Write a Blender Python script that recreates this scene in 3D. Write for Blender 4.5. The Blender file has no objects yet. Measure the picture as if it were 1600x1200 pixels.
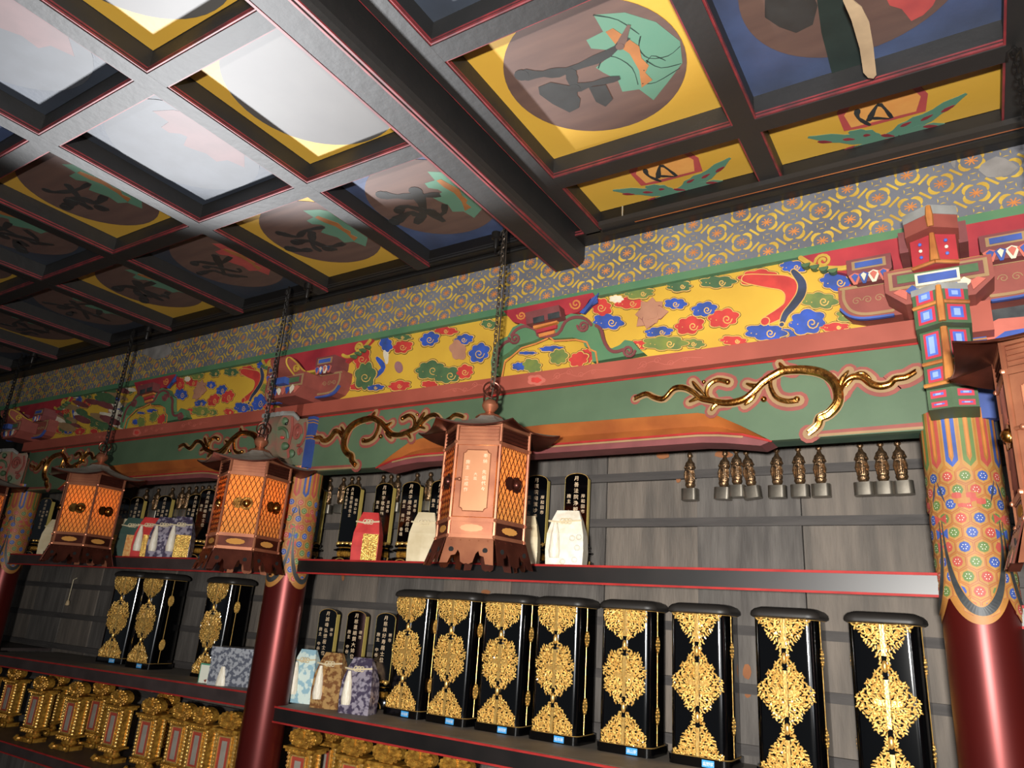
import bpy, math, random
from mathutils import Vector, Matrix
from mathutils.geometry import tessellate_polygon
random.seed(7)
PI = math.pi
SC = bpy.context.scene
COL = SC.collection

# ---------------------------------------------------------------- camera, world, lights, exposure
RT = ((0.84667769, 0.52786684, 0.06703347), (-0.11066697, 0.29791133, -0.94815698), (-0.52047066, 0.79536497, 0.3106523))
FPX = 1128.03                                   # focal length in pixels of the 1600 px wide frame
cam_d = bpy.data.cameras.new('camera'); cam = bpy.data.objects.new('camera', cam_d); COL.objects.link(cam)
cam.matrix_world = Matrix(((RT[0][0], -RT[1][0], -RT[2][0], 0), (RT[0][1], -RT[1][1], -RT[2][1], 0), (RT[0][2], -RT[1][2], -RT[2][2], 0), (0, 0, 0, 1)))
cam_d.sensor_width = 36; cam_d.lens = FPX / 1600 * 36; cam_d.clip_start = 0.02
SC.camera = cam
SC.view_settings.view_transform = 'Standard'; SC.view_settings.look = 'None'
SC.view_settings.gamma = 1; SC.view_settings.use_curve_mapping = False
SC.view_settings.exposure = 0.0
wd = bpy.data.worlds.new('world'); SC.world = wd; wd.use_nodes = True
wd.node_tree.nodes['Background'].inputs[0].default_value = (0.80, 0.90, 1.0, 1)
wd.node_tree.nodes['Background'].inputs[1].default_value = 0.10

def light(name, kind, loc, power, color=(1, 1, 1), target=None, **kw):
    d = bpy.data.lights.new(name, kind); d.energy = power; d.color = color
    for k, v in kw.items(): setattr(d, k, v)
    o = bpy.data.objects.new(name, d); COL.objects.link(o); o.location = loc
    if target is not None:
        o.rotation_euler = (Vector(target) - Vector(loc)).to_track_quat('-Z', 'Y').to_euler()
    return o
light('camera_flash', 'AREA', (0.06, -0.42, -0.02), 135, (1.0, 0.97, 0.92), (-0.45, 2.0, 0.25), shape='RECTANGLE', size=0.10, size_y=0.06)
light('open_front_daylight', 'AREA', (2.1, -3.0, 0.2), 34, (0.95, 0.97, 1.0), (-1.0, 2.0, 0.2), shape='RECTANGLE', size=1.2, size_y=1.8)
light('ceiling_glare_spot', 'SPOT', (-3.3, 1.75, -0.85), 760, (0.97, 0.98, 1.0), (-1.38, 0.66, 1.3), spot_size=math.radians(40), spot_blend=0.25, shadow_soft_size=0.10)  # unseen spot, added to make the glare on the ceiling

# ---------------------------------------------------------------- projecting helpers (only used to find real positions on real planes)
def ray(px, py):
    c = ((px - 800) / FPX, (py - 600) / FPX, 1.0)
    return Vector([sum(RT[r][k] * c[r] for r in range(3)) for k in range(3)])
def onY(px, py, y): v = ray(px, py); return v * (y / v.y)
def onZ(px, py, z): v = ray(px, py); return v * (z / v.z)
def xz(pts, y): return [(onY(p[0], p[1], y).x, onY(p[0], p[1], y).z) for p in pts]
def xy(pts, z): return [(onZ(p[0], p[1], z).x, onZ(p[0], p[1], z).y) for p in pts]

# ---------------------------------------------------------------- materials
MATS = {}
def lin(h):
    h = h.lstrip('#'); out = []
    for i in (0, 2, 4):
        c = int(h[i:i + 2], 16) / 255
        out.append(c / 12.92 if c <= 0.04045 else ((c + 0.055) / 1.055) ** 2.4)
    g = .3 * out[0] + .6 * out[1] + .1 * out[2]           # slight haze put into every colour: mixed a little towards grey
    return [v * .92 + g * .08 for v in out]
def mat(name, col, rough=0.6, metal=0.0, spec=0.5, var=0.25, scale=14.0, bump=0.0, bscale=60.0, coat=0.0, col2=None, stretch=None, sheen=0.0, emis=None, estr=0.0, trans=0.0, thr=(0.35, 0.68)):
    if name in MATS: return MATS[name]
    m = bpy.data.materials.new(name); m.use_nodes = True; nt = m.node_tree; b = nt.nodes['Principled BSDF']
    a = lin(col); c2 = lin(col2) if col2 else [v * (1 - var) for v in a]
    tc = nt.nodes.new('ShaderNodeTexCoord'); mp = nt.nodes.new('ShaderNodeMapping')
    nt.links.new(tc.outputs['Object'], mp.inputs['Vector'])
    if stretch: mp.inputs['Scale'].default_value = stretch
    nz = nt.nodes.new('ShaderNodeTexNoise'); nz.inputs['Scale'].default_value = scale; nz.inputs['Detail'].default_value = 6
    nt.links.new(mp.outputs[0], nz.inputs['Vector'])
    rp = nt.nodes.new('ShaderNodeValToRGB'); nt.links.new(nz.outputs['Fac'], rp.inputs[0])
    rp.color_ramp.elements[0].position = thr[0]; rp.color_ramp.elements[1].position = thr[1]
    rp.color_ramp.elements[0].color = (*c2, 1); rp.color_ramp.elements[1].color = (*a, 1)
    nt.links.new(rp.outputs[0], b.inputs['Base Color'])
    b.inputs['Roughness'].default_value = rough; b.inputs['Metallic'].default_value = metal
    b.inputs['Specular IOR Level'].default_value = spec; b.inputs['Coat Weight'].default_value = coat; b.inputs['Coat Roughness'].default_value = 0.08
    b.inputs['Sheen Weight'].default_value = sheen
    b.inputs['Transmission Weight'].default_value = trans
    if emis: b.inputs['Emission Color'].default_value = (*lin(emis), 1); b.inputs['Emission Strength'].default_value = estr
    if bump:
        n2 = nt.nodes.new('ShaderNodeTexNoise'); n2.inputs['Scale'].default_value = bscale; n2.inputs['Detail'].default_value = 4
        nt.links.new(mp.outputs[0], n2.inputs['Vector'])
        bp = nt.nodes.new('ShaderNodeBump'); bp.inputs['Strength'].default_value = bump; bp.inputs['Distance'].default_value = 0.004
        nt.links.new(n2.outputs['Fac'], bp.inputs['Height']); nt.links.new(bp.outputs[0], b.inputs['Normal'])
    MATS[name] = m
    return m
M = dict(
    rib=mat('dusty_black_lacquer', '#120f0e', 0.58, spec=.9, coat=.0, scale=9, col2='#090808', bump=0.25, bscale=35),
    beadred=mat('dark_red_bead', '#851c22', 0.55, spec=1.0, scale=20, col2='#551219'),
    trim=mat('black_trim_lacquer', '#14110f', 0.4, scale=9),
    pyellow=mat('ceiling_yellow', '#c79a14', 0.55, spec=1.0, scale=3, col2='#c59512', bump=.1),
    pblue=mat('ceiling_blue', '#3e5078', 0.55, spec=1.0, scale=5, col2='#2f3a55', bump=.1),
    pnavy=mat('ceiling_navy', '#2f3846', 0.55, spec=1.0, scale=4, col2='#262c36', bump=.1),
    pdisc=mat('ceiling_brown_disc', '#63493f', 0.55, spec=1.0, scale=5, col2='#574039', stretch=(1, 6, 1)),
    pgrey=mat('ceiling_grey_disc', '#55524f', 0.55, spec=1.0, scale=4, col2='#4a4745'),
    pink_stroke=mat('brush_black', '#2c2e2e', 0.55, spec=1.0, scale=12, col2='#1d1d1c'),
    pgreen=mat('petal_green', '#547f68', 0.55, spec=1.0, scale=9, col2='#4d7d66'),
    porange=mat('petal_orange', '#a5652a', 0.55, spec=1.0), ppink=mat('petal_red', '#b8453f', 0.55, spec=1.0, col2='#a13a3a'), ppeach=mat('peach', '#d99a45', 0.6, col2='#cf8a3a'),
    pline=mat('ink_line', '#22302c', 0.6), leafred=mat('leaf_crimson', '#8b2a33', 0.6),
    grey=mat('board_slate', '#6f7077', 0.65, scale=5, col2='#5d5c63', bump=.1),
    gold=mat('gold_paint', '#c9a52b', 0.55, scale=20, col2='#ad8620'), orange=mat('orange_paint', '#cf7d2c', 0.6, col2='#b86c26'),
    green=mat('green_beam_paint', '#52694c', 0.6, scale=4, col2='#465c42', bump=.08), gstrip=mat('green_strip_paint', '#557c52', 0.6, scale=5, col2='#42704f'),
    dgreen=mat('dark_green_paint', '#30513d', 0.6),
    redb=mat('red_beam_paint', '#a34b38', 0.6, scale=6, col2='#92412f'), redline=mat('red_line_paint', '#a8241f', 0.6, spec=.2, col2='#8f1a18'),
    maroon=mat('maroon_paint', '#7b3d3d', 0.6, col2='#6a3232'), crimson=mat('crimson_paint', '#b02c33', 0.55, scale=8, col2='#8f1f2c'),
    pinkred=mat('old_rose_paint', '#91463a', 0.6, col2='#803c32'), tan=mat('tan_paint', '#9a7a50', 0.6, col2='#8b6c44'),
    salmon=mat('salmon_paint', '#c0624f', 0.6, col2='#b05645'),
    fyellow=mat('frieze_yellow', '#cfa314', 0.55, scale=4, col2='#bf920f', bump=.08), cred=mat('cloud_red', '#c93529', 0.55, scale=20, col2='#ad2a25'),
    cblue=mat('cloud_blue', '#2c51b4', 0.55, scale=20, col2='#30457c'), cgreen=mat('cloud_olive', '#76802f', 0.6, scale=20, col2='#586c38'),
    cgreend=mat('cloud_green', '#4c6b3f', 0.6, scale=20, col2='#3d5a3a'), cplum=mat('bud_plum', '#96676a', 0.6), clotus=mat('lotus_rose', '#b07a5c', 0.6, col2='#a06c52'),
    cedge=mat('cloud_outline', '#d9a64a', 0.6), cink=mat('thin_ink', '#5a4a1c', 0.6), cwhite=mat('pale_paint', '#dccfb4', 0.6),
    cream=mat('cream_paint', '#c9ad80', 0.6), grw=mat('grey_paint_and_glare', '#8b8b88', 0.6, col2='#74746f'),
    copper=mat('copper_paint', '#b1641f', 0.42, spec=.6, scale=6, col2='#8a4618'),
    gedge=mat('gilt_edge', '#f2d468', .35, metal=.35, var=.1), fdisc=mat('glare_dulled_disc', '#3d4148', .55, spec=1.0), frose=mat('glare_dulled_rose', '#5c3c3c', .55, spec=1.0), lightblue=mat('nose_light_blue', '#8aa6dc', .6), cheek=mat('dark_blue_board', '#2c478c', .6),
    goldleaf=mat('gold_leaf_carving', '#d9963b', 0.26, metal=1.0, scale=60, col2='#8f5a24', bump=.3, bscale=90),
    gilt=mat('polished_gilt', '#ffd468', 0.3, metal=.6, coat=.3, scale=150, col2='#e8ac48', bump=.8, bscale=260),
    gilt2=mat('bright_gilt', '#ffd575', 0.3, metal=.7, scale=100, col2='#efb24c', bump=.3, bscale=200),
    oldgold=mat('aged_gilt', '#e0a52e', 0.3, metal=0.5, scale=60, col2='#8d5d12', bump=.5, bscale=140),
    lacq=mat('black_mirror_lacquer', '#040405', 0.1, spec=0.5, var=.1, coat=.3), roofpale=mat('pale_roof_reflection', '#8f8a80', .7, scale=20, col2='#6f665c'), lacqm=mat('matt_black_cap', '#292522', 0.5, spec=0.5, var=.15),
    bead=mat('black_shelf_lacquer', '#1d1715', 0.42, spec=.7, scale=6, col2='#100d0c'), shelftop=mat('shelf_grey_top', '#82796d', 0.6, scale=8, col2='#6d665c'),
    shelfbrown=mat('dusty_brown_shelf_face', '#463a38', 0.5, scale=8, col2='#352b2a'),
    wood=mat('grey_weathered_planks', '#68625c', 0.75, scale=4, col2='#4a4541', stretch=(5, 5, .8), bump=.6, bscale=24),
    wood2=mat('grey_brown_planks', '#776c61', 0.75, scale=3, col2='#575049', stretch=(6, 6, .9), bump=.6, bscale=24),
    batten=mat('dark_batten_wood', '#4b4643', 0.75, scale=7, col2='#3c3836', stretch=(.8, 6, 6), bump=.3),
    rust=mat('rust_scrape', '#9b5f33', 0.8), redlac=mat('red_column_lacquer', '#5c130d', 0.36, metal=.55, spec=.5, scale=5, col2='#561310'),
    colgold=mat('column_orange_ground', '#aa7228', 0.55, scale=14, col2='#976120'), lionskin=mat('rose_and_sage_paint', '#8f5348', .6, scale=16, col2='#5f6b52'), pdark=mat('dark_plank_stripe', '#3b2c27', .6), engrave=mat('engraved_letters', '#f0d3b0', .4, metal=.3), cell=mat('cell_rose', '#a3543a', .6), cellt=mat('cell_ochre', '#b08038', .6), hexred=mat('hex_red', '#b5493c', 0.6), hexblue=mat('hex_blue', '#3a57a8', 0.6, col2='#2f4684'),
    hexgreen=mat('hex_green', '#5f7a3d', 0.6), white=mat('white_dot', '#e6dfc8', 0.6), slate=mat('slate_blue_band', '#3a4463', 0.6, col2='#2b3040'), slateg=mat('dark_grey_band', '#3c4040', 0.5, scale=30, col2='#2c2e30'),
    nosegreen=mat('nose_green', '#47603f', 0.6, col2='#3b5236'), noseorange=mat('nose_orange', '#c07a2c', 0.55, col2='#8d4d1c'), nosered=mat('nose_red', '#c12f45', 0.55), noseblue=mat('nose_blue', '#5d78c8', 0.55, col2='#3a55ad'),
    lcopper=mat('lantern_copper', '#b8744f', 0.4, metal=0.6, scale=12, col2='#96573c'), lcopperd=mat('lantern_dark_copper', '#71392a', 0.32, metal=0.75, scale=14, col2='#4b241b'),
    lplate=mat('lantern_plate', '#c98c60', 0.42, metal=0.5, scale=6, col2='#b97a50'), iron=mat('dark_chain_iron', '#6c5f52', 0.35, metal=0.8, col2='#4a4038'), irond=mat('black_iron', '#2a2725', 0.4, metal=0.6),
    bronze=mat('old_bronze', '#a07c55', 0.3, metal=0.85, scale=120, col2='#5c4a38', bump=.5, bscale=180), pewter=mat('dull_pewter', '#8d8578', 0.32, metal=0.8, scale=20, col2='#6d665b'),
    lblue=mat('label_blue', '#2f9fe6', 0.5, var=.05), kwhite=mat('lettering_white', '#f1e9d2', 0.6), kgold=mat('lettering_gold', '#e9c9a0', 0.5, var=.1),
    bgred=mat('packet_red', '#d83a35', 0.4, scale=20, col2='#b92b2a'), bgcream=mat('packet_cream', '#d9c9a4', 0.45, col2='#c3b189'), bgwhite=mat('packet_white', '#e9e2d2', 0.4, scale=40, col2='#d6ccb4'),
    bgfoil=mat('packet_gold_foil', '#f2cf6a', 0.2, metal=.9, scale=120, col2='#c98f2c', bump=1, bscale=200), bgsilver=mat('packet_silver_brocade', '#c3c5cc', 0.3, metal=.5, scale=60, col2='#6f7382', thr=(.46, .54)),
    bgpale=mat('packet_pale_blue', '#cfe0d8', 0.4, scale=35, col2='#8fb7c6', thr=(.48, .53)), bggold=mat('packet_gold_cloth', '#c79a5a', 0.35, metal=.4, scale=60, col2='#8c5a30', thr=(.45, .55)),
    bgdark=mat('packet_purple_brocade', '#a39aa8', 0.35, metal=.3, scale=50, col2='#4a4058', thr=(.45, .55)), bgteal=mat('packet_green_cloth', '#3f5a50', 0.5), bgorange=mat('packet_orange_front', '#e08a3a', 0.4, metal=.3, scale=90, col2='#f0c070'),
    tassel=mat('white_tassel', '#f3ecdc', 0.5, scale=80, col2='#d8ccb0', stretch=(4, 4, .4)), inset=mat('stand_red_inset', '#b0432f', 0.4), insetg=mat('stand_grey_inset', '#a39a8d', 0.35),
    cardw=mat('white_card', '#e9ead8', 0.5, var=.03), cardg=mat('card_green_edge', '#4fa887', 0.5), floorw=mat('floor_boards', '#4a3c30', 0.6), dark=mat('dark_timber', '#221d19', 0.7),
    fabric=mat('torn_paper_strip', '#b79b77', 0.8), gap=mat('dark_gap', '#0a0908', 0.9),
    patch=mat('peeled_grey_patch', '#8d8782', .8, col2='#6f6a66'), chrome=mat('steel_pin', '#b9b9b9', .25, metal=1),
)
def pane_mat(name, col, strength):
    m = bpy.data.materials.new(name); m.use_nodes = True; nt = m.node_tree; nt.nodes.clear()
    out = nt.nodes.new('ShaderNodeOutputMaterial'); d = nt.nodes.new('ShaderNodeBsdfDiffuse'); t = nt.nodes.new('ShaderNodeBsdfTranslucent'); mx = nt.nodes.new('ShaderNodeMixShader')
    nz = nt.nodes.new('ShaderNodeTexNoise'); nz.inputs['Scale'].default_value = 30
    rp = nt.nodes.new('ShaderNodeValToRGB'); c = lin(col); rp.color_ramp.elements[0].color = (*[v * .85 for v in c], 1); rp.color_ramp.elements[1].color = (*c, 1)
    nt.links.new(nz.outputs['Fac'], rp.inputs[0]); nt.links.new(rp.outputs[0], d.inputs[0]); nt.links.new(rp.outputs[0], t.inputs[0])
    mx.inputs[0].default_value = strength; nt.links.new(d.outputs[0], mx.inputs[1]); nt.links.new(t.outputs[0], mx.inputs[2]); nt.links.new(mx.outputs[0], out.inputs[0])
    return m
M['pane'] = pane_mat('amber_lantern_paper', '#f0b050', .5)

SPLIT = {'latch', 'slate_inset', 'dot', 'pierced_hole', 'eye_and_lip', 'carrying_ring', 'latch_and_hinges', 'stepped_foot', 'louvre', 'painted_bud', 'beam_core'}
# ---------------------------------------------------------------- mesh builder
class MB:
    def __init__(s): s.v = []; s.f = []; s.m = []; s.T = None; s.c = 0
    def nx(s): s.c += 1; return .00004 + .0007 * ((s.c * .61803) % 1.0)
    def add(s, vs, fs, mi=0):
        o = len(s.v)
        s.v += [tuple(s.T @ Vector(v)) if s.T else tuple(v) for v in vs]
        for f in fs: s.f.append(tuple(i + o for i in f)); s.m.append(mi)
    def box(s, x0, x1, y0, y1, z0, z1, mi=0):
        s.add([(x0, y0, z0), (x1, y0, z0), (x1, y1, z0), (x0, y1, z0), (x0, y0, z1), (x1, y0, z1), (x1, y1, z1), (x0, y1, z1)],
              [(0, 3, 2, 1), (4, 5, 6, 7), (0, 1, 5, 4), (1, 2, 6, 5), (2, 3, 7, 6), (3, 0, 4, 7)], mi)
        return s
    def prism(s, poly, fn, a, b, mi=0, side=None):
        """poly of 2-D points, fn(u, v, w) -> 3-D; caps at w=a and w=b"""
        n = len(poly)
        if sum(poly[i][0] * poly[(i + 1) % n][1] - poly[(i + 1) % n][0] * poly[i][1] for i in range(n)) < 0: poly = poly[::-1]
        tri = tessellate_polygon([[Vector((p[0], p[1], 0)) for p in poly]])
        A = [fn(p[0], p[1], a) for p in poly]; B = [fn(p[0], p[1], b) for p in poly]
        s.add(A + B, [tuple(t) for t in tri] + [tuple(n + i for i in reversed(t)) for t in tri], mi)
        o = len(s.v) - 2 * n
        for i in range(n):
            j = (i + 1) % n; s.f.append((o + i, o + j, o + n + j, o + n + i)); s.m.append(mi if side is None else side)
        return s
    def wall(s, poly, y, t, mi=0, side=None):            # flat shape standing on the plane Y=y, thickness t towards the room
        return s.prism(poly, lambda u, v, w: (u, w, v), y, y - t - s.nx(), mi, side)
    def ceil(s, poly, z, t, mi=0):                       # flat shape under the plane Z=z
        return s.prism(poly, lambda u, v, w: (u, v, w), z, z - t - s.nx() * .6, mi)
    def tube(s, path, r, n=6, mi=0, flat=1.0, up=None, closed=False, caps=True):
        P = [Vector(p) for p in path]; k = len(P); vs = []; fs = []
        rr = r if isinstance(r, (list, tuple)) else [r] * k
        prev = None
        for i in range(k):
            d = (P[(i + 1) % k] - P[i - 1]) if closed else (P[min(i + 1, k - 1)] - P[max(i - 1, 0)])
            d = d.normalized() if d.length > 1e-9 else Vector((0, 0, 1))
            if up is not None: a = Vector(up)
            else: a = prev if prev is not None else (Vector((0, 0, 1)) if abs(d.z) < .9 else Vector((1, 0, 0)))
            b = d.cross(a); b = b.normalized() if b.length > 1e-6 else Vector((1, 0, 0)); a2 = b.cross(d).normalized(); prev = a2
            for j in range(n):
                t = 2 * PI * j / n; vs.append(P[i] + b * (math.cos(t) * rr[i]) + a2 * (math.sin(t) * rr[i] * flat))
        for i in range(k if closed else k - 1):
            for j in range(n):
                q = (j + 1) % n; i2 = (i + 1) % k; fs.append((i * n + j, i * n + q, i2 * n + q, i2 * n + j))
        if not closed and caps: fs.append(tuple(range(n - 1, -1, -1))); fs.append(tuple((k - 1) * n + j for j in range(n)))
        s.add(vs, fs, mi); return s
    def lathe(s, prof, c=(0, 0, 0), n=16, mi=0, sx=1, sy=1, a0=0.0):
        vs = []; fs = []; k = len(prof)
        for r, z in prof:
            for j in range(n):
                t = 2 * PI * j / n + a0; vs.append((c[0] + r * math.cos(t) * sx, c[1] + r * math.sin(t) * sy, c[2] + z))
        for i in range(k - 1):
            for j in range(n):
                q = (j + 1) % n; fs.append((i * n + j, i * n + q, (i + 1) * n + q, (i + 1) * n + j))
        fs.append(tuple(range(n - 1, -1, -1))); fs.append(tuple((k - 1) * n + j for j in range(n)))
        s.add(vs, fs, mi); return s
    def ball(s, c, r, n=8, mi=0, sz=1.0):
        k = max(4, n // 2 + 1); prof = [(max(r * math.sin(PI * i / k), r * .02), -r * sz * math.cos(PI * i / k)) for i in range(k + 1)]
        return s.lathe(prof, c, n, mi)
    def ribbon(s, path, w, y, t, mi=0, n=5):             # flat ribbon with round ends on the wall plane; path of (x, z)
        L = []; R = []; k = len(path)
        ww = w if isinstance(w, (list, tuple)) else [w] * k; t = t + s.nx() * .5
        for i in range(k):
            a = path[max(i - 1, 0)]; b = path[min(i + 1, k - 1)]; dx, dz = b[0] - a[0], b[1] - a[1]; l = math.hypot(dx, dz) or 1
            nx, nz = -dz / l, dx / l; L.append((path[i][0] + nx * ww[i], path[i][1] + nz * ww[i])); R.append((path[i][0] - nx * ww[i], path[i][1] - nz * ww[i]))
        for i in range(k - 1):
            q = [L[i], L[i + 1], R[i + 1], R[i]]
            s.add([(p[0], y, p[1]) for p in q] + [(p[0], y - t, p[1]) for p in q], [(0, 1, 2, 3), (7, 6, 5, 4), (0, 4, 5, 1), (2, 6, 7, 3)], mi)
        for i in (0, k - 1):
            c = path[i]; r = ww[i]; s.wall([(c[0] + r * math.cos(a * PI / 5), c[1] + r * math.sin(a * PI / 5)) for a in range(10)], y, t, mi)
        return s
    def islands(s):
        p = list(range(len(s.v)))
        def f(a):
            while p[a] != a: p[a] = p[p[a]]; a = p[a]
            return a
        for fc in s.f:
            for k in fc[1:]:
                a, b = f(fc[0]), f(k)
                if a != b: p[a] = b
        out = {}
        for fc, mi in zip(s.f, s.m): out.setdefault(f(fc[0]), []).append((fc, mi))
        for fs in out.values():
            m = MB(); ix = {}
            for fc, mi in fs:
                q = []
                for k in fc:
                    if k not in ix: ix[k] = len(m.v); m.v.append(s.v[k])
                    q.append(ix[k])
                m.f.append(tuple(q)); m.m.append(mi)
            yield m
    def build(s, name, mats, parent=None, smooth=False, origin=None, label=None, cat=None, group=None, kind=None, whole=False):
        if name in SPLIT and not whole:
            return [m.build(name, mats, parent, smooth, origin, kind=kind, whole=True) for m in s.islands()]
        me = bpy.data.meshes.new(name)
        o3 = Vector(origin) if origin is not None else Vector((0, 0, 0))
        me.from_pydata([tuple(Vector(v) - o3) for v in s.v], [], s.f)
        if not isinstance(mats, (list, tuple)): mats = [mats]
        for m in mats: me.materials.append(M[m] if isinstance(m, str) else m)
        me.polygons.foreach_set('material_index', [min(i, len(mats) - 1) for i in s.m])
        if smooth: me.polygons.foreach_set('use_smooth', [True] * len(me.polygons))
        me.update()
        if smooth:
            try: me.set_sharp_from_angle(angle=math.radians(40))
            except Exception: pass
        o = bpy.data.objects.new(name, me); COL.objects.link(o); o.location = o3
        if parent: o.parent = parent
        tag(o, label, cat, group, kind)
        return o
def tag(o, label=None, cat=None, group=None, kind=None):
    if label: o['label'] = label
    if cat: o['category'] = cat
    if group: o['group'] = group
    if kind: o['kind'] = kind
    return o
def empty(name, loc=(0, 0, 0), rz=0.0, label=None, cat=None, group=None, kind=None, tilt=(0, 0)):
    o = bpy.data.objects.new(name, None); COL.objects.link(o); o.location = loc; o.rotation_euler = (tilt[0], tilt[1], rz); o.empty_display_size = .05
    return tag(o, label, cat, group, kind)
KIDS = {}
def kids(o): return [c for c in bpy.data.objects if c.parent == o]
def copy_tree(o, loc=None, label=None, group=None, rz=None, dx=None, cache=None):
    c = o.copy(); COL.objects.link(c)
    if loc is not None: c.location = loc
    if dx is not None: c.location = (o.location.x + dx, o.location.y, o.location.z)
    if rz is not None: c.rotation_euler = (o.rotation_euler.x, o.rotation_euler.y, rz)
    if label: c['label'] = label
    if group: c['group'] = group
    for k in list(o.children):
        d = k.copy(); COL.objects.link(d); d.parent = c; d.matrix_parent_inverse = k.matrix_parent_inverse.copy()
        for g in list(k.children):
            e = g.copy(); COL.objects.link(e); e.parent = d; e.matrix_parent_inverse = g.matrix_parent_inverse.copy()
    return c
def arc(cx, cz, r, a0, a1, n=8, rx=None): return [(cx + (rx or r) * math.cos(math.radians(a0 + (a1 - a0) * i / n)), cz + r * math.sin(math.radians(a0 + (a1 - a0) * i / n))) for i in range(n + 1)]
def smooth_path(pts, n=4):
    out = []; k = len(pts)
    for i in range(k - 1):
        p0, p1, p2, p3 = pts[max(i - 1, 0)], pts[i], pts[i + 1], pts[min(i + 2, k - 1)]
        for j in range(n):
            t = j / n; out.append(tuple(.5 * ((2 * p1[c]) + (-p0[c] + p2[c]) * t + (2 * p0[c] - 5 * p1[c] + 4 * p2[c] - p3[c]) * t * t + (-p0[c] + 3 * p1[c] - 3 * p2[c] + p3[c]) * t ** 3) for c in range(len(p1))))
    out.append(tuple(pts[-1])); return out
def spiral(cx, cz, r, turns=1.6, n=14, s=1): return [(cx + s * (r * (1 - .8 * i / n)) * math.cos(turns * 2 * PI * i / n), cz + (r * (1 - .8 * i / n)) * math.sin(turns * 2 * PI * i / n)) for i in range(n + 1)]
def text_mesh(name, columns, material, parent, x0, z0, size, pitch, dx, y, axis='wall', M4=None):
    """vertical columns of characters, right to left like the original; standing on a wall plane facing -Y"""
    mb = MB()
    for ci, (txt, zoff, sc) in enumerate(columns):
        cu = bpy.data.curves.new('lettering', 'FONT'); cu.body = '\n'.join(txt); cu.size = size * sc; cu.align_x = 'CENTER'; cu.resolution_u = 1
        cu.space_line = pitch / size / 1.0; cu.extrude = 0
        ob = bpy.data.objects.new('lettering', cu); COL.objects.link(ob)
        me = bpy.data.meshes.new_from_object(ob)
        vs = [(x0 + dx * ci + v.co.x, y, z0 - zoff + v.co.y) for v in me.vertices]
        mb.add(vs, [tuple(p.vertices) for p in me.polygons])
        bpy.data.objects.remove(ob); bpy.data.curves.remove(cu); bpy.data.meshes.remove(me)
    return mb.build(name, material, parent)

# ================================================================ THE SETTING
BAY = 2.39; CX = (-0.01, -2.40, -4.79); CY = 2.095; CR = 0.081
MB().box(-7.5, 4, -4, 3.4, -1.7, -1.6).build('floor', 'floorw', kind='structure')
MB().box(-7.6, -7.5, -1, 3.4, -1.6, 1.5).build('wall_left', 'dark', kind='structure')
MB().box(3.0, 3.1, -4, 3.4, -1.6, 1.5).build('wall_right', 'dark', kind='structure')
wb = MB().box(-7.5, 3.0, 2.56, 2.62, -1.6, 1.45).build('wall_back', 'dark', kind='structure')
wi = MB()  # planks and battens of the back wall, one object each
edges = [-6.3 + .365 * i for i in range(22)]
edges = [e + .02 * math.sin(i * 2.3) for i, e in enumerate(edges)] + [1.75]
off = -0.822 - min(edges, key=lambda e: abs(e + .822)); edges = [e + off for e in edges]
for i in range(len(edges) - 1):
    a, b = edges[i] + .0015, edges[i + 1] - .0015; d = .006 * ((i * 7) % 3 - 1)
    MB().box(a, b, 2.505 + d, 2.56, -1.2, .86).build('plank', 'wood' if i % 2 else 'wood2', parent=wb, origin=((a + b) / 2, 2.53, -.1))
for z in (.54, .37, .195, .02, -.155, -.33, -.5):
    MB().box(-6.2, 1.6, 2.488, 2.51, z - .015, z + .015).build('batten', 'batten', parent=wb, origin=(-2.3, 2.5, z))
sp = MB()
for (px, py, w, h) in ((1035, 712, 26, 12), (1130, 710, 34, 14), (1060, 750, 8, 10), (1168, 1050, 16, 26), (1168, 1085, 12, 12), (1290, 725, 22, 3), (905, 760, 6, 14), (536, 900, 5, 20), (560, 985, 14, 7), (760, 925, 16, 8), (700, 720, 20, 5)):
    n = 9; sp.wall([tuple(onY(px + w * .5 * math.cos(2 * PI * k / n) * (.7 + .4 * random.random()), py + h * .5 * math.sin(2 * PI * k / n) * (.7 + .4 * random.random()), 2.497).xz) for k in range(n)], 2.498, .002)
sp.build('scraped_patch', 'rust', parent=wb, kind='stuff')

# ---- ceiling: dark board, lattice of ribs, painted panels
ce = MB().box(-7.5, 3, -2.2, 2.55, 1.40, 1.48).build('ceiling', 'dark', kind='structure')
RYr = [-1.012, -.402, .208, .82]; RXr = [1.68, 1.068, .456, -.156]
RYl = [-1.742, -2.305, -2.87, -3.44, -4.01, -4.58, -5.15, -5.72]; RXl = [1.348, .79, .225, -.34]
def rib(axis, c, a, b, z=1.30, hw=.028):
    m = MB()
    def bx(u0, u1, z0, z1, mi):
        if axis == 'y': m.box(c + u0, c + u1, a, b, z0, z1, mi)
        else: m.box(a, b, c + u0, c + u1, z0, z1, mi)
    bx(-hw, hw, z, z + .1, 0)
    for s in (-1, 1):
        for (w, z0, z1, mi) in ((.005, .003, .009, 1), (.003, .011, .0135, 0), (.004, .014, .0185, 1)):
            bx(*( (hw, hw + w) if s > 0 else (-hw - w, -hw)), z + z0, z + z1, mi)
    return m
for c in RYr: rib('y', c, -1.6, 2.0).build('lattice_rib', ['rib', 'beadred'], parent=ce, origin=(c, .2, 1.3))
for c in RXr: rib('x', c, -1.04, 2.6, z=1.3002).build('lattice_rib', ['rib', 'beadred'], parent=ce, origin=(.8, c, 1.3))
for c in RYl: rib('y', c, -1.6, 1.96).build('lattice_rib', ['rib', 'beadred'], parent=ce, origin=(c, .2, 1.3))
for c in RXl: rib('x', c, -7.4, -1.2, z=1.3002).build('lattice_rib', ['rib', 'beadred'], parent=ce, origin=(-4, c, 1.3))
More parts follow.
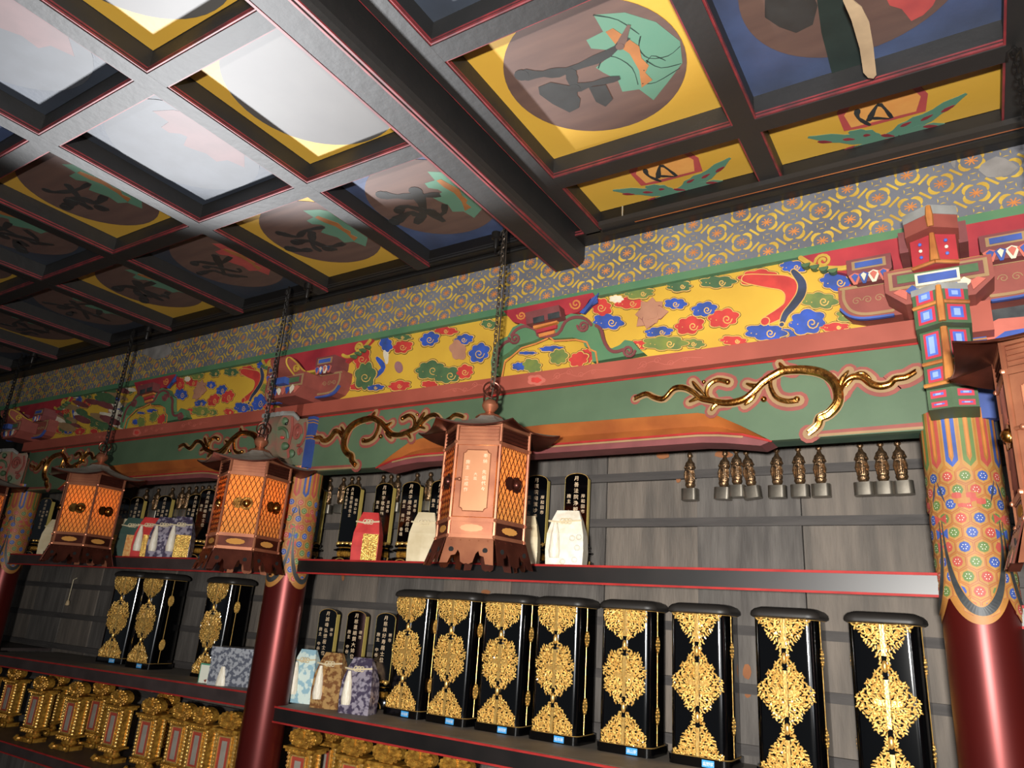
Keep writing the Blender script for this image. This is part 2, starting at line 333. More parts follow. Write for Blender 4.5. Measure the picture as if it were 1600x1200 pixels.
# wall-side mouldings
rib('x', 2.03, -7.4, -1.2, hw=.035).build('edge_moulding', ['trim', 'rib'], parent=ce, origin=(-4, 2.03, 1.3))
rib('x', 1.975, -7.4, -1.2, z=1.315, hw=.02).build('edge_moulding', ['trim', 'rib'], parent=ce, origin=(-4, 1.975, 1.3))
rib('x', 2.03, -1.1, 2.6, hw=.038).build('edge_moulding', ['trim', 'beadred'], parent=ce, origin=(.8, 2.03, 1.3))
def disc(x, y, r, n=40): return [(x + r * math.cos(2 * PI * i / n), y + r * math.sin(2 * PI * i / n)) for i in range(n)]
ZP = 1.375
def stroke2(m, pts, w, z, t, mi):
    P = smooth_path(pts, 3); k = len(P); L = []; R = []
    for i in range(k):
        a, b = P[max(i - 1, 0)], P[min(i + 1, k - 1)]; dx, dy = b[0] - a[0], b[1] - a[1]; l = math.hypot(dx, dy) or 1
        ww = w * (.75 + .25 * math.sin(i * 1.7)) * (1 - .45 * (i / k)); L.append((P[i][0] - dy / l * ww, P[i][1] + dx / l * ww)); R.append((P[i][0] + dy / l * ww, P[i][1] - dx / l * ww))
    for i in range(k - 1):
        q = [L[i], L[i + 1], R[i + 1], R[i]]; m.add([(p[0], p[1], z - t) for p in q] + [(p[0], p[1], z) for p in q], [(0, 1, 2, 3), (7, 6, 5, 4), (0, 4, 5, 1), (2, 6, 7, 3)], mi)
    m.ceil(disc(P[0][0], P[0][1], w * .9, 12), z, t + .00025, mi)
def leaf2(m, a, b, w, z, t, mi, wav=5):
    dx, dy = b[0] - a[0], b[1] - a[1]; l = math.hypot(dx, dy); nx, ny = -dy / l, dx / l; pts = []
    for s in (1, -1):
        rng = range(0, 13) if s > 0 else range(12, -1, -1)
        for i in rng:
            u = i / 12; ww = w * math.sin(PI * min(.97, u * .93 + .05)) ** .7 * (1 + .14 * math.sin(u * PI * wav * 2)); pts.append((a[0] + dx * u + nx * ww * s, a[1] + dy * u + ny * ww * s))
    m.ceil(pts, z, t, mi)
PM = ['pdisc', 'pink_stroke', 'pgreen', 'porange', 'ppink', 'pline', 'ppeach', 'leafred', 'pgrey', 'pdark', 'fdisc', 'frose']
PET = [(1140, 60), (1270, 50), (1400, 90), (1500, 170), (1510, 260), (1450, 340), (1390, 415), (1330, 370), (1260, 380), (1240, 330), (1180, 300), (1150, 280), (1215, 225), (1190, 205), (1130, 200), (1110, 165), (1180, 130)]
ORA = [(1190, 130), (1220, 115), (1330, 190), (1340, 240), (1370, 270), (1355, 300), (1385, 330), (1340, 362), (1330, 290), (1290, 220), (1230, 180)]
def generic_painting(m, x, y, r, seed, flower=2, discmi=0):
    rn = random.Random(seed); m.ceil(disc(x, y, r, 40), ZP, .001, discmi); k = r / .237; ca, sa = math.cos(rn.uniform(-.25, .25)), math.sin(rn.uniform(-.25, .25))
    def mp(P):
        out = []
        for a, b in px2(P): u, v = (a + .712) * k * .92, (b - 1.372) * k * .92; out.append((x + u * ca - v * sa, y + u * sa + v * ca))
        return out
    m.ceil(mp(PET), ZP - .001, .0006, flower)
    m.ceil(mp(ORA), ZP - .0017, .0005, 3)
    for j, P in enumerate(([(840, 310), (930, 300), (1030, 290), (1200, 240)], [(1045, 250), (1060, 380), (1040, 470)], [(900, 380), (1000, 350), (1150, 400), (1220, 350)], [(880, 470), (950, 420), (1010, 450)], [(1120, 430), (1180, 470)])):
        Q = [(a + rn.uniform(-40, 40), b + rn.uniform(-35, 35)) for a, b in P]; stroke2(m, mp(Q), rn.uniform(.016, .028) * k, ZP - .0022 - j * .0002, .0004, 1)
def faint_painting(m, x, y):  # ceiling glare painted in: dull flat colours, no brush strokes
    m.ceil(disc(x, y, .232, 40), ZP, .001, 10)
    m.ceil([(x + (a + .712) * .95, y + (b - 1.372) * .95) for a, b in px2(PET)], ZP - .001, .0006, 11)
def panel(x0, x1, y0, y1, ground, paint=None, frame=True):
    p = MB().box(x0, x1, y0, y1, ZP, ZP + .012).build('panel', ground, parent=ce, origin=((x0 + x1) / 2, (y0 + y1) / 2, ZP))
    if paint:
        m = MB(); paint(m); q = m.build('painted_roundel', PM, parent=p); q.matrix_parent_inverse = Matrix.Translation(-Vector(p.location))
    return p
def px2(pts, o=(500, 0), s=2.6667, z=ZP): return xy([(o[0] + a / s, o[1] + b / s) for a, b in pts], z)
def paint_r1(m):
    m.ceil(disc(-.712, 1.372, .237, 56), ZP, .001, 0)
    m.ceil(px2([(1140, 60), (1270, 50), (1400, 90), (1500, 170), (1510, 260), (1450, 340), (1390, 415), (1330, 370), (1260, 380), (1240, 330), (1180, 300), (1150, 280), (1215, 225), (1190, 205), (1130, 200), (1110, 165), (1180, 130)]), ZP - .001, .0006, 2)
    m.ceil(px2([(1190, 130), (1220, 115), (1330, 190), (1340, 240), (1370, 270), (1355, 300), (1385, 330), (1340, 362), (1330, 290), (1290, 220), (1230, 180)]), ZP - .0017, .0005, 3)
    for pp in ([(1335, 150), (1330, 200), (1370, 240), (1450, 230), (1500, 190)], [(1350, 290), (1380, 230), (1440, 250)], [(1345, 345), (1400, 340), (1500, 280)], [(1140, 60), (1240, 80), (1330, 140)], [(1360, 250), (1420, 280), (1505, 262)], [(1160, 280), (1180, 240), (1230, 235), (1300, 280), (1325, 350)]):
        stroke2(m, px2(pp), .0018, ZP - .0022, .0003, 5)
    stroke2(m, px2([(840, 310), (930, 305), (1030, 290), (1200, 220), (1275, 150)]), .022, ZP - .0024, .0005, 1)
    stroke2(m, px2([(1250, 190), (1288, 100)]), .012, ZP - .0027, .0005, 0)
    stroke2(m, px2([(1045, 300), (1060, 380), (1050, 440)]), .017, ZP - .0024, .0005, 1)
    m.ceil(px2([(910, 360), (960, 340), (1040, 355), (1085, 410), (1080, 445), (1040, 465), (970, 430), (915, 390)]), ZP - .0024, .0005, 1)
    stroke2(m, px2([(1060, 365), (1140, 345), (1250, 320)]), .018, ZP - .0026, .0005, 1)
    m.ceil(px2([(1120, 360), (1190, 350), (1220, 410), (1190, 440), (1150, 420)]), ZP - .0028, .0005, 1)
def paint_peach(dx):
    def f(m):
        q = lambda pts: [(p[0] + dx, p[1]) for p in px2(pts, (1000, 0))]
        m.ceil(q([(820, 470), (850, 545), (935, 530), (1190, 462), (1200, 390), (1150, 340), (900, 360)]), ZP, .001, 4)
        m.ceil(q([(850, 480), (880, 530), (1150, 462), (1170, 400), (1100, 340), (920, 380)]), ZP - .001, .0004, 6)
        stroke2(m, q([(905, 460), (910, 490), (960, 520)]), .009, ZP - .0016, .0005, 1); stroke2(m, q([(955, 495), (985, 440), (1010, 440), (1050, 490)]), .009, ZP - .0016, .0005, 1)
        stroke2(m, q([(960, 490), (1040, 492)]), .007, ZP - .0016, .0005, 1)
        for a, b in (((1040, 585), (700, 570)), ((1030, 590), (820, 645)), ((1000, 570), (870, 548)), ((1030, 570), (1200, 470)), ((1080, 560), (1360, 388)), ((1080, 560), (1270, 515)), ((960, 600), (1090, 545))):
            A, B = q([a, b]); leaf2(m, A, B, .021, ZP - .001, .0006, 2, 3)
        for a, b in (((740, 588), (800, 590)), ((845, 578), (895, 578)), ((930, 562), (960, 560)), ((850, 625), (895, 605)), ((1085, 525), (1130, 505)), ((1170, 500), (1220, 475)), ((1255, 465), (1310, 435)), ((1180, 525), (1240, 522)), ((1005, 560), (1060, 565)), ((1010, 585), (1055, 575))):
            A, B = q([a, b]); leaf2(m, A, B, .006, ZP - .0018, .0005, 7, 1)
    return f
def paint_blue(m):
    m.ceil(disc(-.092, 1.372, .237, 56), ZP, .001, 0)
    m.ceil(px2([(520, -60), (700, -70), (740, 20), (720, 100), (650, 135), (580, 110), (520, 70)], (1000, 0)), ZP - .001, .0006, 1)
    m.ceil(px2([(1010, -40), (1260, -60), (1220, 20), (1180, 60), (1130, 85), (1090, 35), (1040, 20)], (1000, 0)), ZP - .001, .0006, 4)
    m.ceil(px2([(730, -60), (880, -60), (940, 280), (800, 305), (755, 130)], (1000, 0)), ZP - .0016, .001, 5)
panel(-.985, -.43, 1.095, 1.652, 'pyellow', paint_r1)
panel(-.375, .18, 1.095, 1.652, 'pblue', paint_blue)
panel(-.985, -.43, 1.705, 1.99, 'pyellow', paint_peach(-.61)); panel(-.375, .18, 1.705, 1.99, 'pyellow', paint_peach(0))
panel(.235, .79, 1.705, 1.99, 'pyellow', paint_peach(.61)); panel(.235, .79, 1.095, 1.652, 'pyellow')
for x0, x1, g in ((-.985, -.43, 'pnavy'), (-.375, .18, 'pyellow'), (.235, .79, 'pblue')): panel(x0, x1, .483, 1.04, g, (lambda a, b: (lambda m: generic_painting(m, a, b, .235, 3)))((x0 + x1) / 2, .76))
cols = [-1.205] + RYl; rows = [1.348, .79, .225, -.34]
GR = {(0, 0): 'pblue', (0, 1): 'pyellow', (0, 2): 'pyellow', (1, 0): 'pyellow', (1, 1): 'pnavy', (1, 2): 'pnavy', (2, 0): 'pnavy', (2, 1): 'pyellow', (2, 2): 'pblue'}
for ci in range(7):
    x1, x0 = cols[ci] - (.0 if ci == 0 else .03), cols[ci + 1] + .03
    for ri in range(4):
        y0 = ([1.378, .82, .255, -.31])[ri]; y1 = ([1.955, 1.318, .76, .195])[ri]
        g = GR.get((ci, ri), 'pyellow' if (ci + ri) % 2 else 'pnavy')
        if ci >= 3: g = 'pyellow' if (ci + ri) % 2 else 'pnavy'
        cx, cy = (x0 + x1) / 2, (y0 + y1) / 2; r = .232
        fl = {(2, 0): 4, (1, 1): 4, (1, 2): 4}.get((ci, ri), 2)
        dm = 0
        if (ci, ri) in ((0, 1), (0, 2)): dm = 8
        if (ci, ri) == (0, 0): cx += -.02
        if (ci, ri) in ((0, 1), (0, 2)): pf = (lambda a, b: (lambda m: m.ceil(disc(a, b, .245, 48), ZP, .001, 8)))(cx + .02, cy)  # disc whitened by glare, painted as a blank grey
        elif (ci, ri) in ((1, 1), (1, 2)): pf = (lambda a, b: (lambda m: faint_painting(m, a, b)))(cx, cy)
        else: pf = (lambda a, b, s, f, d: (lambda m: generic_painting(m, a, b, .232, s, f, d)))(cx, cy, ci * 10 + ri, fl, dm)
        panel(x0, x1, y0, y1, g, pf)

ts = MB(); P3 = xy([(1000 + a / 2.6667, b / 2.6667) for a, b in [(850, -30), (925, 30), (955, 90), (972, 190), (985, 310), (972, 325), (950, 322), (930, 300), (915, 200), (880, 80), (845, 0)]], 1.295)
ts.ceil(P3, 1.2965, .003); ts.build('hanging_strip', 'fabric', origin=(P3[4][0], P3[4][1], 1.295), label='pale torn strip hanging over the blue ceiling panel, upper right', cat='strip')
# ---- big black ceiling beam with red edges
bm = MB(); pr = [(-1.205, 1.36), (-1.205, 1.232), (-1.196, 1.222), (-1.108, 1.222), (-1.098, 1.228), (-1.086, 1.236), (-1.080, 1.25), (-1.080, 1.36)]
bm.prism(pr, lambda u, v, w: (u, w, v), -1.6, 2.068)
cb = bm.build('ceiling_beam', ['rib', 'beadred'], origin=(-1.14, .3, 1.3), label='thick black lacquered ceiling beam running towards the wall, worn grey along its edges', cat='beam')
for a, b, z0, z1 in ((-1.2065, -1.2045, 1.230, 1.236), (-1.196, -1.190, 1.2205, 1.2225), (-1.114, -1.108, 1.2205, 1.2225), (-1.1045, -1.098, 1.2235, 1.229)):
    e = MB().box(a, b, -1.6, 2.066, z0, z1).build('red_edge', 'beadred', parent=cb); e.matrix_parent_inverse = Matrix.Translation(-Vector(cb.location))

# ---- black shelf-like rail under the ceiling edge, right of the beam
rl = empty('curtain_rail', (0, 1.955, 1.295), label='long black rail fixed along the ceiling edge right of the beam', cat='rail')
def sub(mb, name, mats, parent, **k):
    o = mb.build(name, mats, **k)
    for q in (o if isinstance(o, list) else [o]): q.parent = parent; q.matrix_parent_inverse = Matrix.Translation(-Vector(parent.location))
    return o
a = onZ(950, 366, 1.292).x
sub(MB().box(a, 2.0, 1.935, 1.968, 1.284, 1.300), 'grey_strip', 'lacqm', rl)
sub(MB().box(a, 2.0, 1.968, 1.992, 1.276, 1.300), 'track', 'trim', rl)
sub(MB().box(a + .12, 2.0, 1.962, 1.9645, 1.2825, 1.285), 'copper_wire', 'copper', rl)
pb = onZ(972, 345, 1.29)
sub(MB().tube([(pb.x, 1.95, 1.29), (pb.x, 1.95, 1.345)], .004, 8), 'steel_pin', 'chrome', rl)

# ================================================================ PAINTED WALL BAND
# ---- patterned board under the ceiling: slate ground, gold quatrefoils in a lozenge lattice
pb_ = MB().box(-7.4, 2.6, 2.07, 2.10, 1.105, 1.345).build('patterned_board', 'grey', origin=(-2.4, 2.08, 1.11), label='long slate painted board with gold quatrefoil lattice directly under the ceiling', cat='board')
g = MB(); Z0, Z1 = 1.118, 1.303; A, DZ = .157, .0515; yb = 2.0698
def crescent(cx, cz, r, a, w, span=62, n=6):
    L = []
    for s, rr in ((1, r), (-1, r)):
        rg = range(n + 1) if s > 0 else range(n, -1, -1)
        for i in rg:
            t = -span + 2 * span * i / n; th = math.radians(a + t); k = (1 - (t / span) ** 2)
            q = r if s > 0 else r - w * (.25 + .75 * k); L.append((cx + q * math.cos(th), cz + q * math.sin(th)))
    return L
def clipz(pl):
    out = [(x, min(max(z, Z0), Z1)) for x, z in pl]
    ar = abs(sum(out[i][0] * out[(i + 1) % len(out)][1] - out[(i + 1) % len(out)][0] * out[i][1] for i in range(len(out)))) / 2
    return out if ar > 4e-6 else None
def put(pl, mi):
    c = clipz(pl)
    if c: g.wall(c, yb, .0006, mi)
def seg(x0, z0, x1, z1, w):
    dx, dz = x1 - x0, z1 - z0; l = math.hypot(dx, dz); nx, nz = -dz / l * w, dx / l * w
    return [(x0 + nx, z0 + nz), (x1 + nx, z1 + nz), (x1 - nx, z1 - nz), (x0 - nx, z0 - nz)]
rows_ = [(k, 1.185 + DZ * k) for k in range(-2, 4)]
for k, zc in rows_:
    x = -.838 + (A / 2 if k % 2 else 0); i0 = int((-7.2 - x) / A)
    for i in range(i0, int((2.2 - x) / A) + 1):
        cx = x + i * A
        if cx > .08 and random.random() < .35 and k > -1: continue
        if Z0 - .03 < zc < Z1 + .02:
            for a in (45, 135, 225, 315):
                th = math.radians(a); put(crescent(cx + .0205 * math.cos(th), zc + .0172 * math.sin(th), .0178, a, .0115, 86), 0)
            for a in range(0, 180, 45):
                th = math.radians(a + 22); d = .0165; put(seg(cx - d * math.cos(th), zc - d * .85 * math.sin(th), cx + d * math.cos(th), zc + d * .85 * math.sin(th), .0016), 1)
        # lozenge bars between flowers (towards the upper right and lower right neighbours)
        for sx in (1, -1):
            mx, mz = cx + sx * A / 4, zc + DZ / 2; put(seg(mx - .0135 * sx, mz + .013, mx + .0135 * sx, mz - .013, .0033), 0)
        # small squares at the lattice gaps
        qx, qz = cx + A / 2, zc
        for a, ww, hh in ((0, .0105, 0), (90, .010, 0), (180, .0105, 0), (270, .010, 0)):
            th = math.radians(a); ox, oz = .0125 * math.cos(th), .011 * math.sin(th)
            put([(qx + ox - .008 * math.sin(th), qz + oz - .007 * abs(math.cos(th))), (qx + ox * 1.0 + .008 * math.sin(th), qz + oz + .007 * abs(math.cos(th)) * 1), (qx + ox * .75, qz + oz * .75)], 0)
sub(g, 'gold_pattern', ['gold', 'orange'], pb_, kind='stuff')
pt = MB()
for (px, py, w, h) in ((245, 548, 46, 24), (1560, 262, 60, 34), (222, 536, 20, 16), (1490, 250, 8, 30)):
    pt.wall([tuple(onY(px + w * .5 * math.cos(2 * PI * k / 11) * (.75 + .4 * random.random()), py + h * .5 * math.sin(2 * PI * k / 11) * (.75 + .4 * random.random()), 2.069).xz) for k in range(11)], 2.0692, .0006)
sub(pt, 'peeled_patch', 'patch', pb_, kind='stuff')
MB().box(-7.4, 2.6, 2.045, 2.12, 1.082, 1.109).build('green_moulding', 'gstrip', origin=(-2.4, 2.08, 1.08), label='narrow green moulding between the gold patterned board and the yellow frieze', cat='moulding')

# ---- frieze: yellow boards with painted clouds
YF = 2.066
def cloud_poly(px, py, w, h, n=7, seed=0, k=1.0):
    rn = random.Random(seed); out = []; N = 40; ph = rn.uniform(0, 6)
    for i in range(N):
        t = 2 * PI * i / N; r = (.80 + .24 * abs(math.sin(n * t / 2 + ph))) * k * (1 + .12 * math.sin(2 * t + ph))
        out.append((px + w / 2 * r * math.cos(t), py + h / 2 * r * math.sin(t)))
    return out
cn = [0]
def cloud(parent, px, py, w, h, mi, y=YF, z0=None, z1=None, spir=True, xr=None, name='painted_cloud'):
    cn[0] += 1; m = MB(); lay = .0006 * (cn[0] % 7)
    def conv(pl):
        q = xz(pl, y)
        if z0 is not None: q = [(a, min(max(b, z0), z1)) for a, b in q]
        if xr: q = [(min(max(a, xr[0]), xr[1]), b) for a, b in q]
        return q
    sd = cn[0]
    m.wall(conv(cloud_poly(px, py, w + 5, h + 5, 7, sd)), y - lay, .0008, 2)
    m.wall(conv(cloud_poly(px, py, w + 3.2, h + 3.2, 7, sd)), y - lay - .0006, .0005, 1)
    m.wall(conv(cloud_poly(px, py, w, h, 7, sd)), y - lay - .001, .0006, 0)
    if spir and w > 22:
        for s in ((1, .12), (-1, -.25)) if w > 36 else ((1, 0),):
            r = min(w, h) * .27; P = conv([(a, b) for a, b in spiral(px + s[1] * w, py + h * .05, r, 1.3, 12, s[0])])
            m.ribbon(P, .0017, y - lay - .0016, .0005, 1)
    o = sub(m, name, [mi, 'cedge', 'cink'], parent); return o
frs = []
def frieze(x0, x1, lab): return MB().box(x0, x1, YF, YF + .03, .80, 1.09).build('frieze_board', 'fyellow', origin=((x0 + x1) / 2, YF, .8), label=lab, cat='frieze')
fA = frieze(CX[1] + .02, CX[0] - .02, 'yellow frieze board with painted clouds above the red beam between the two near columns')
for a in ((951, 503, 45, 26, 'cblue'), (940, 480, 34, 26, 'cred'), (984, 474, 44, 20, 'cred'), (964, 468, 20, 13, 'cwhite'), (1000, 459, 48, 16, 'cgreen'), (1062, 448, 44, 15, 'cgreend'), (1122, 441, 52, 20, 'cgreend'),
          (1056, 475, 32, 19, 'cblue'), (1030, 519, 42, 17, 'cblue'), (1078, 509, 46, 27, 'cred'), (1101, 484, 38, 24, 'cblue'), (1131, 498, 46, 30, 'cred'), (1040, 537, 64, 24, 'cgreen'), (1084, 537, 32, 15, 'cgreen'),
          (1147, 533, 44, 14, 'cred'), (997, 540, 28, 16, 'cred'), (1184, 434, 60, 24, 'cred'), (1197, 520, 60, 28, 'cblue'), (1262, 504, 62, 36, 'cblue'), (1240, 418, 44, 18, 'cblue'), (1281, 470, 52, 28, 'cgreen'), (1222, 522, 60, 16, 'cblue'),
          (1307, 441, 54, 26, 'cblue'), (1335, 460, 44, 30, 'cred'), (1340, 493, 62, 26, 'cgreen'), (1388, 488, 34, 14, 'cgreen'), (1305, 512, 48, 12, 'cred'),
          (697, 517, 34, 13, 'cred'), (672, 530, 30, 22, 'cblue'), (630, 542, 30, 20, 'cred'), (604, 538, 20, 24, 'cblue'), (630, 527, 26, 10, 'cgreend'), (726, 531, 30, 16, 'cblue'), (750, 552, 32, 30, 'cblue'),
          (672, 578, 44, 28, 'cgreend'), (700, 586, 40, 28, 'cgreend'), (727, 581, 28, 20, 'cred'), (625, 603, 36, 14, 'cred'), (672, 601, 22, 12, 'cred'), (588, 606, 26, 10, 'cblue'), (572, 588, 30, 46, 'cgreend'), (566, 560, 26, 32, 'cred'), (765, 507, 24, 14, 'cgreend'), (560, 604, 24, 12, 'cred')):
    cloud(fA, *a, z0=.80, z1=1.088)
def band(parent, pts, w, mi, y):
    m = MB(); P = xz(smooth_path(pts, 4), y); k = len(P); W = [w * (.55 + .5 * math.sin(PI * (i / (k - 1)) ** .8)) for i in range(k)]
    m.ribbon(P, [a + .003 for a in W], y - .0036, .0005, 1); m.ribbon(P, W, y - .004, .0006, 0); return sub(m, 'painted_cloud', [mi, 'cedge'], parent)
band(fA, [(1166, 436), (1200, 440), (1228, 444), (1240, 458), (1236, 478), (1220, 490), (1196, 503)], .022, 'cred', YF)
band(fA, [(1240, 425), (1253, 442), (1252, 460), (1240, 478), (1228, 492), (1222, 508)], .012, 'slate', YF - .002)
band(fA, [(590, 560), (600, 575), (585, 590), (566, 600)], .012, 'cblue', YF)
m = MB()   # lotus flower
for i, (dx, dy) in enumerate(((-20, 18), (-22, 2), (-14, -16), (2, -22), (16, -16), (24, -2), (8, 14), (-6, 22))):
    c = (1018, 490); tip = (c[0] + dx * 1.15, c[1] + dy * 1.15); d = math.hypot(dx, dy); nx, ny = -dy / d * 10, dx / d * 10
    for kk, mi2, ex in ((1.12, 1, 0), (1, 0, .0005)): m.wall(xz([(c[0] - nx, c[1] - ny), (c[0] + dx * .6 - nx * kk, c[1] + dy * .6 - ny * kk), tip, (c[0] + dx * .6 + nx * kk, c[1] + dy * .6 + ny * kk), (c[0] + nx, c[1] + ny)], YF), YF - .002 - i * .0003 - ex, .0008, mi2)
m.wall(xz(cloud_poly(1016, 491, 22, 22, 3, 4), YF), YF - .006, .0008, 0)
sub(m, 'painted_lotus', ['clotus', 'maroon'], fA)
m = MB(); m.wall(xz(cloud_poly(717, 548, 28, 30, 5, 2), YF), YF - .005, .001); sub(m, 'painted_lotus', 'clotus', fA)
m = MB(); m.wall(xz(cloud_poly(624, 575, 14, 18, 1, 2), YF), YF - .002, .001); m.wall(xz(cloud_poly(604, 556, 9, 24, 3, 2), YF), YF - .002, .001, 1); sub(m, 'painted_bud', ['cplum', 'cwhite'], fA)
fB = copy_tree(fA, dx=-BAY, label='dim yellow frieze board with painted clouds above the red beam of the farther bay')
wp = MB(); rn_ = random.Random(5)
for k in range(46):
    px, py = rn_.uniform(88, 205), rn_.uniform(0, 1); py = 618 - (px - 88) * .14 + py * 62; a_ = rn_.uniform(0, PI)
    L_, W_ = rn_.uniform(8, 20), rn_.uniform(2.5, 6); q_ = [(px + L_ * math.cos(a_ * .3 - .6) * math.cos(t) - W_ * math.sin(t) * .3, py + W_ * math.sin(t) + L_ * .35 * math.cos(t)) for t in [2 * PI * i / 9 for i in range(9)]]
    wp.wall([(a, min(max(b, .825), 1.08)) for a, b in xz(q_, YF)], YF - .006, .001, k % 4)
o_ = wp.build('flaked_paint', ['tan', 'cwhite', 'maroon', 'cgreend'], kind='stuff'); o_.parent = fB; o_.matrix_parent_inverse = Matrix.Translation(-Vector(fB.location))
fC = MB().box(CX[0], 1.6, YF, YF + .03, .56, 1.09).build('frieze_board', 'slateg', origin=(.8, YF, .8), label='dark green grey frieze board right of the near painted column', cat='frieze')
m = MB()
for i, (pl, mi) in enumerate((([(1520, 520), (1560, 500), (1620, 495), (1620, 640), (1560, 610), (1530, 570)], 3), ([(1530, 548), (1570, 520), (1620, 512), (1620, 530), (1575, 536)], 1), ([(1533, 552), (1575, 540), (1620, 535), (1620, 560), (1580, 566), (1545, 562)], 2), ([(1530, 556), (1560, 572), (1600, 575), (1590, 590), (1550, 585)], 1), ([(1528, 560), (1545, 590), (1535, 600), (1524, 575)], 0), ([(1530, 640), (1560, 620), (1620, 640), (1620, 660), (1530, 655)], 1))):
    m.wall(xz(pl, 2.05), 2.062 - i * .002, .02, mi)
sub(m, 'painted_wave', ['cred', 'cblue', 'orange', 'salmon'], fC)

# ---- frog-leg strut in the middle of each bay
def strut():
    Y = 2.062
    r = empty('frog_leg_strut', (-1.2, Y, .82), label='green frog-leg strut with brown curled rims in the yellow frieze, near bay', cat='carving', group='frog-leg struts of the frieze')
    body = [(788, 592), (776, 590), (774, 570), (778, 548), (786, 536), (800, 530), (808, 516), (820, 510), (838, 515), (846, 526), (872, 521), (884, 502), (898, 495), (916, 497), (926, 506), (938, 512), (944, 530), (950, 545), (962, 549), (974, 544), (982, 536), (994, 538), (1004, 550), (1012, 556), (932, 570), (930, 550), (920, 546), (916, 536), (900, 532), (868, 534), (856, 530), (838, 538), (815, 544), (800, 556), (790, 562), (784, 590)]
    sub(MB().wall(xz(body, Y), Y, .03), 'body', 'nosegreen' if False else 'gstrip', r)
    sub(MB().wall(xz([(784, 592), (790, 563), (802, 556), (815, 545), (838, 538), (858, 531), (870, 535), (900, 533), (916, 537), (920, 547), (930, 551), (932, 571)], Y), Y, .006), 'inner_panel', 'fyellow', r)
    for a in ((812, 573, 20, 14, 'cblue'), (832, 572, 32, 20, 'cgreen'), (874, 558, 26, 26, 'cgreen'), (905, 562, 30, 22, 'cred'), (918, 556, 18, 22, 'cred'), (862, 545, 36, 9, 'cblue'), (825, 552, 26, 6, 'cblue')):
        cloud(r, *a, y=Y - .0065, spir=False, name='inner_cloud')
    m = MB()
    rim = lambda pts, w=.0055: m.ribbon(xz(smooth_path(pts, 3), Y - .03), w, Y - .03, .004)
    rim([(777, 572), (780, 550), (788, 537), (796, 533)]); rim([(800, 524), (808, 515), (822, 510), (838, 516), (844, 526), (872, 522), (884, 503), (900, 496), (916, 499), (924, 508)])
    rim([(932, 509), (940, 516), (944, 532), (952, 546), (962, 550), (974, 547)])
    for c, rr, s in (((805, 529), 9, -1), ((912, 510), 9, -1), ((983, 549), 10, 1)): m.ribbon(xz(spiral(c[0], c[1], rr, 1.5, 16, s), Y - .03), .0042, Y - .031, .005)
    sub(m, 'curled_rim', 'lcopperd' if False else 'maroon', r)
    m = MB(); m.ribbon(xz([(784, 592), (789, 566), (801, 556), (815, 544), (838, 537), (856, 529), (858, 526), (866, 533), (900, 531), (917, 535), (922, 546), (931, 550), (934, 568)], Y - .03), .003, Y - .03, .002); sub(m, 'ochre_outline', 'orange', r)
    # bearing block and crimson board with scroll ends
    yb = Y - .005
    sub(MB().wall(xz([(791, 489), (930, 461), (936, 470), (922, 482), (905, 492), (880, 497), (840, 508), (826, 511), (806, 506)], yb), yb, .02), 'crimson_board', 'crimson', r)
    m = MB(); m.ribbon(xz(spiral(815, 493, 7, 1.4, 12, -1), yb - .02), .003, yb - .02, .002); m.ribbon(xz(spiral(900, 475, 9, 1.4, 14, -1), yb - .02), .003, yb - .02, .002); sub(m, 'scroll_paint', 'orange', r)
    m = MB()
    for k in range(5): m.wall(xz([(907 + k * 6, 490 - k * 5), (916 + k * 5.5, 480 - k * 5), (924 + k * 3.5, 468 - k * 1.6), (936, 466 + (4 - k) * 2), (928, 478), (915, 492)], yb - .012), yb - .016 - k * .002, .004, k % 2)
    sub(m, 'blue_wave_end', ['cblue', 'hexblue'], r)
    blk = xz([(828, 494), (880, 482), (884, 500), (830, 512)], Y - .035)
    sub(MB().wall(blk, Y - .028, .04), 'bearing_block', 'maroon', r)
    m = MB(); m.wall(xz([(833, 497), (850, 493), (851, 502), (834, 506)], Y - .068), Y - .068, .002); m.wall(xz([(856, 491), (874, 487), (875, 496), (857, 500)], Y - .068), Y - .068, .002); sub(m, 'slate_inset', 'slateg', r)
    m = MB()
    for k, (a, b) in enumerate((((836, 511), (874, 501)), ((840, 517), (872, 509)), ((843, 523), (868, 517)))):
        q = xz([a, b, (b[0] - 1, b[1] + 5), (a[0] + 1, a[1] + 5)], Y - .03); m.wall(q, Y - .025, .02 - k * .004, k % 2)
    sub(m, 'stepped_foot', ['orange', 'crimson'], r)
    return r
st = strut(); copy_tree(st, loc=(st.location.x - BAY, st.location.y, st.location.z), label='green frog-leg strut in shade above the red beam of the farther bay')

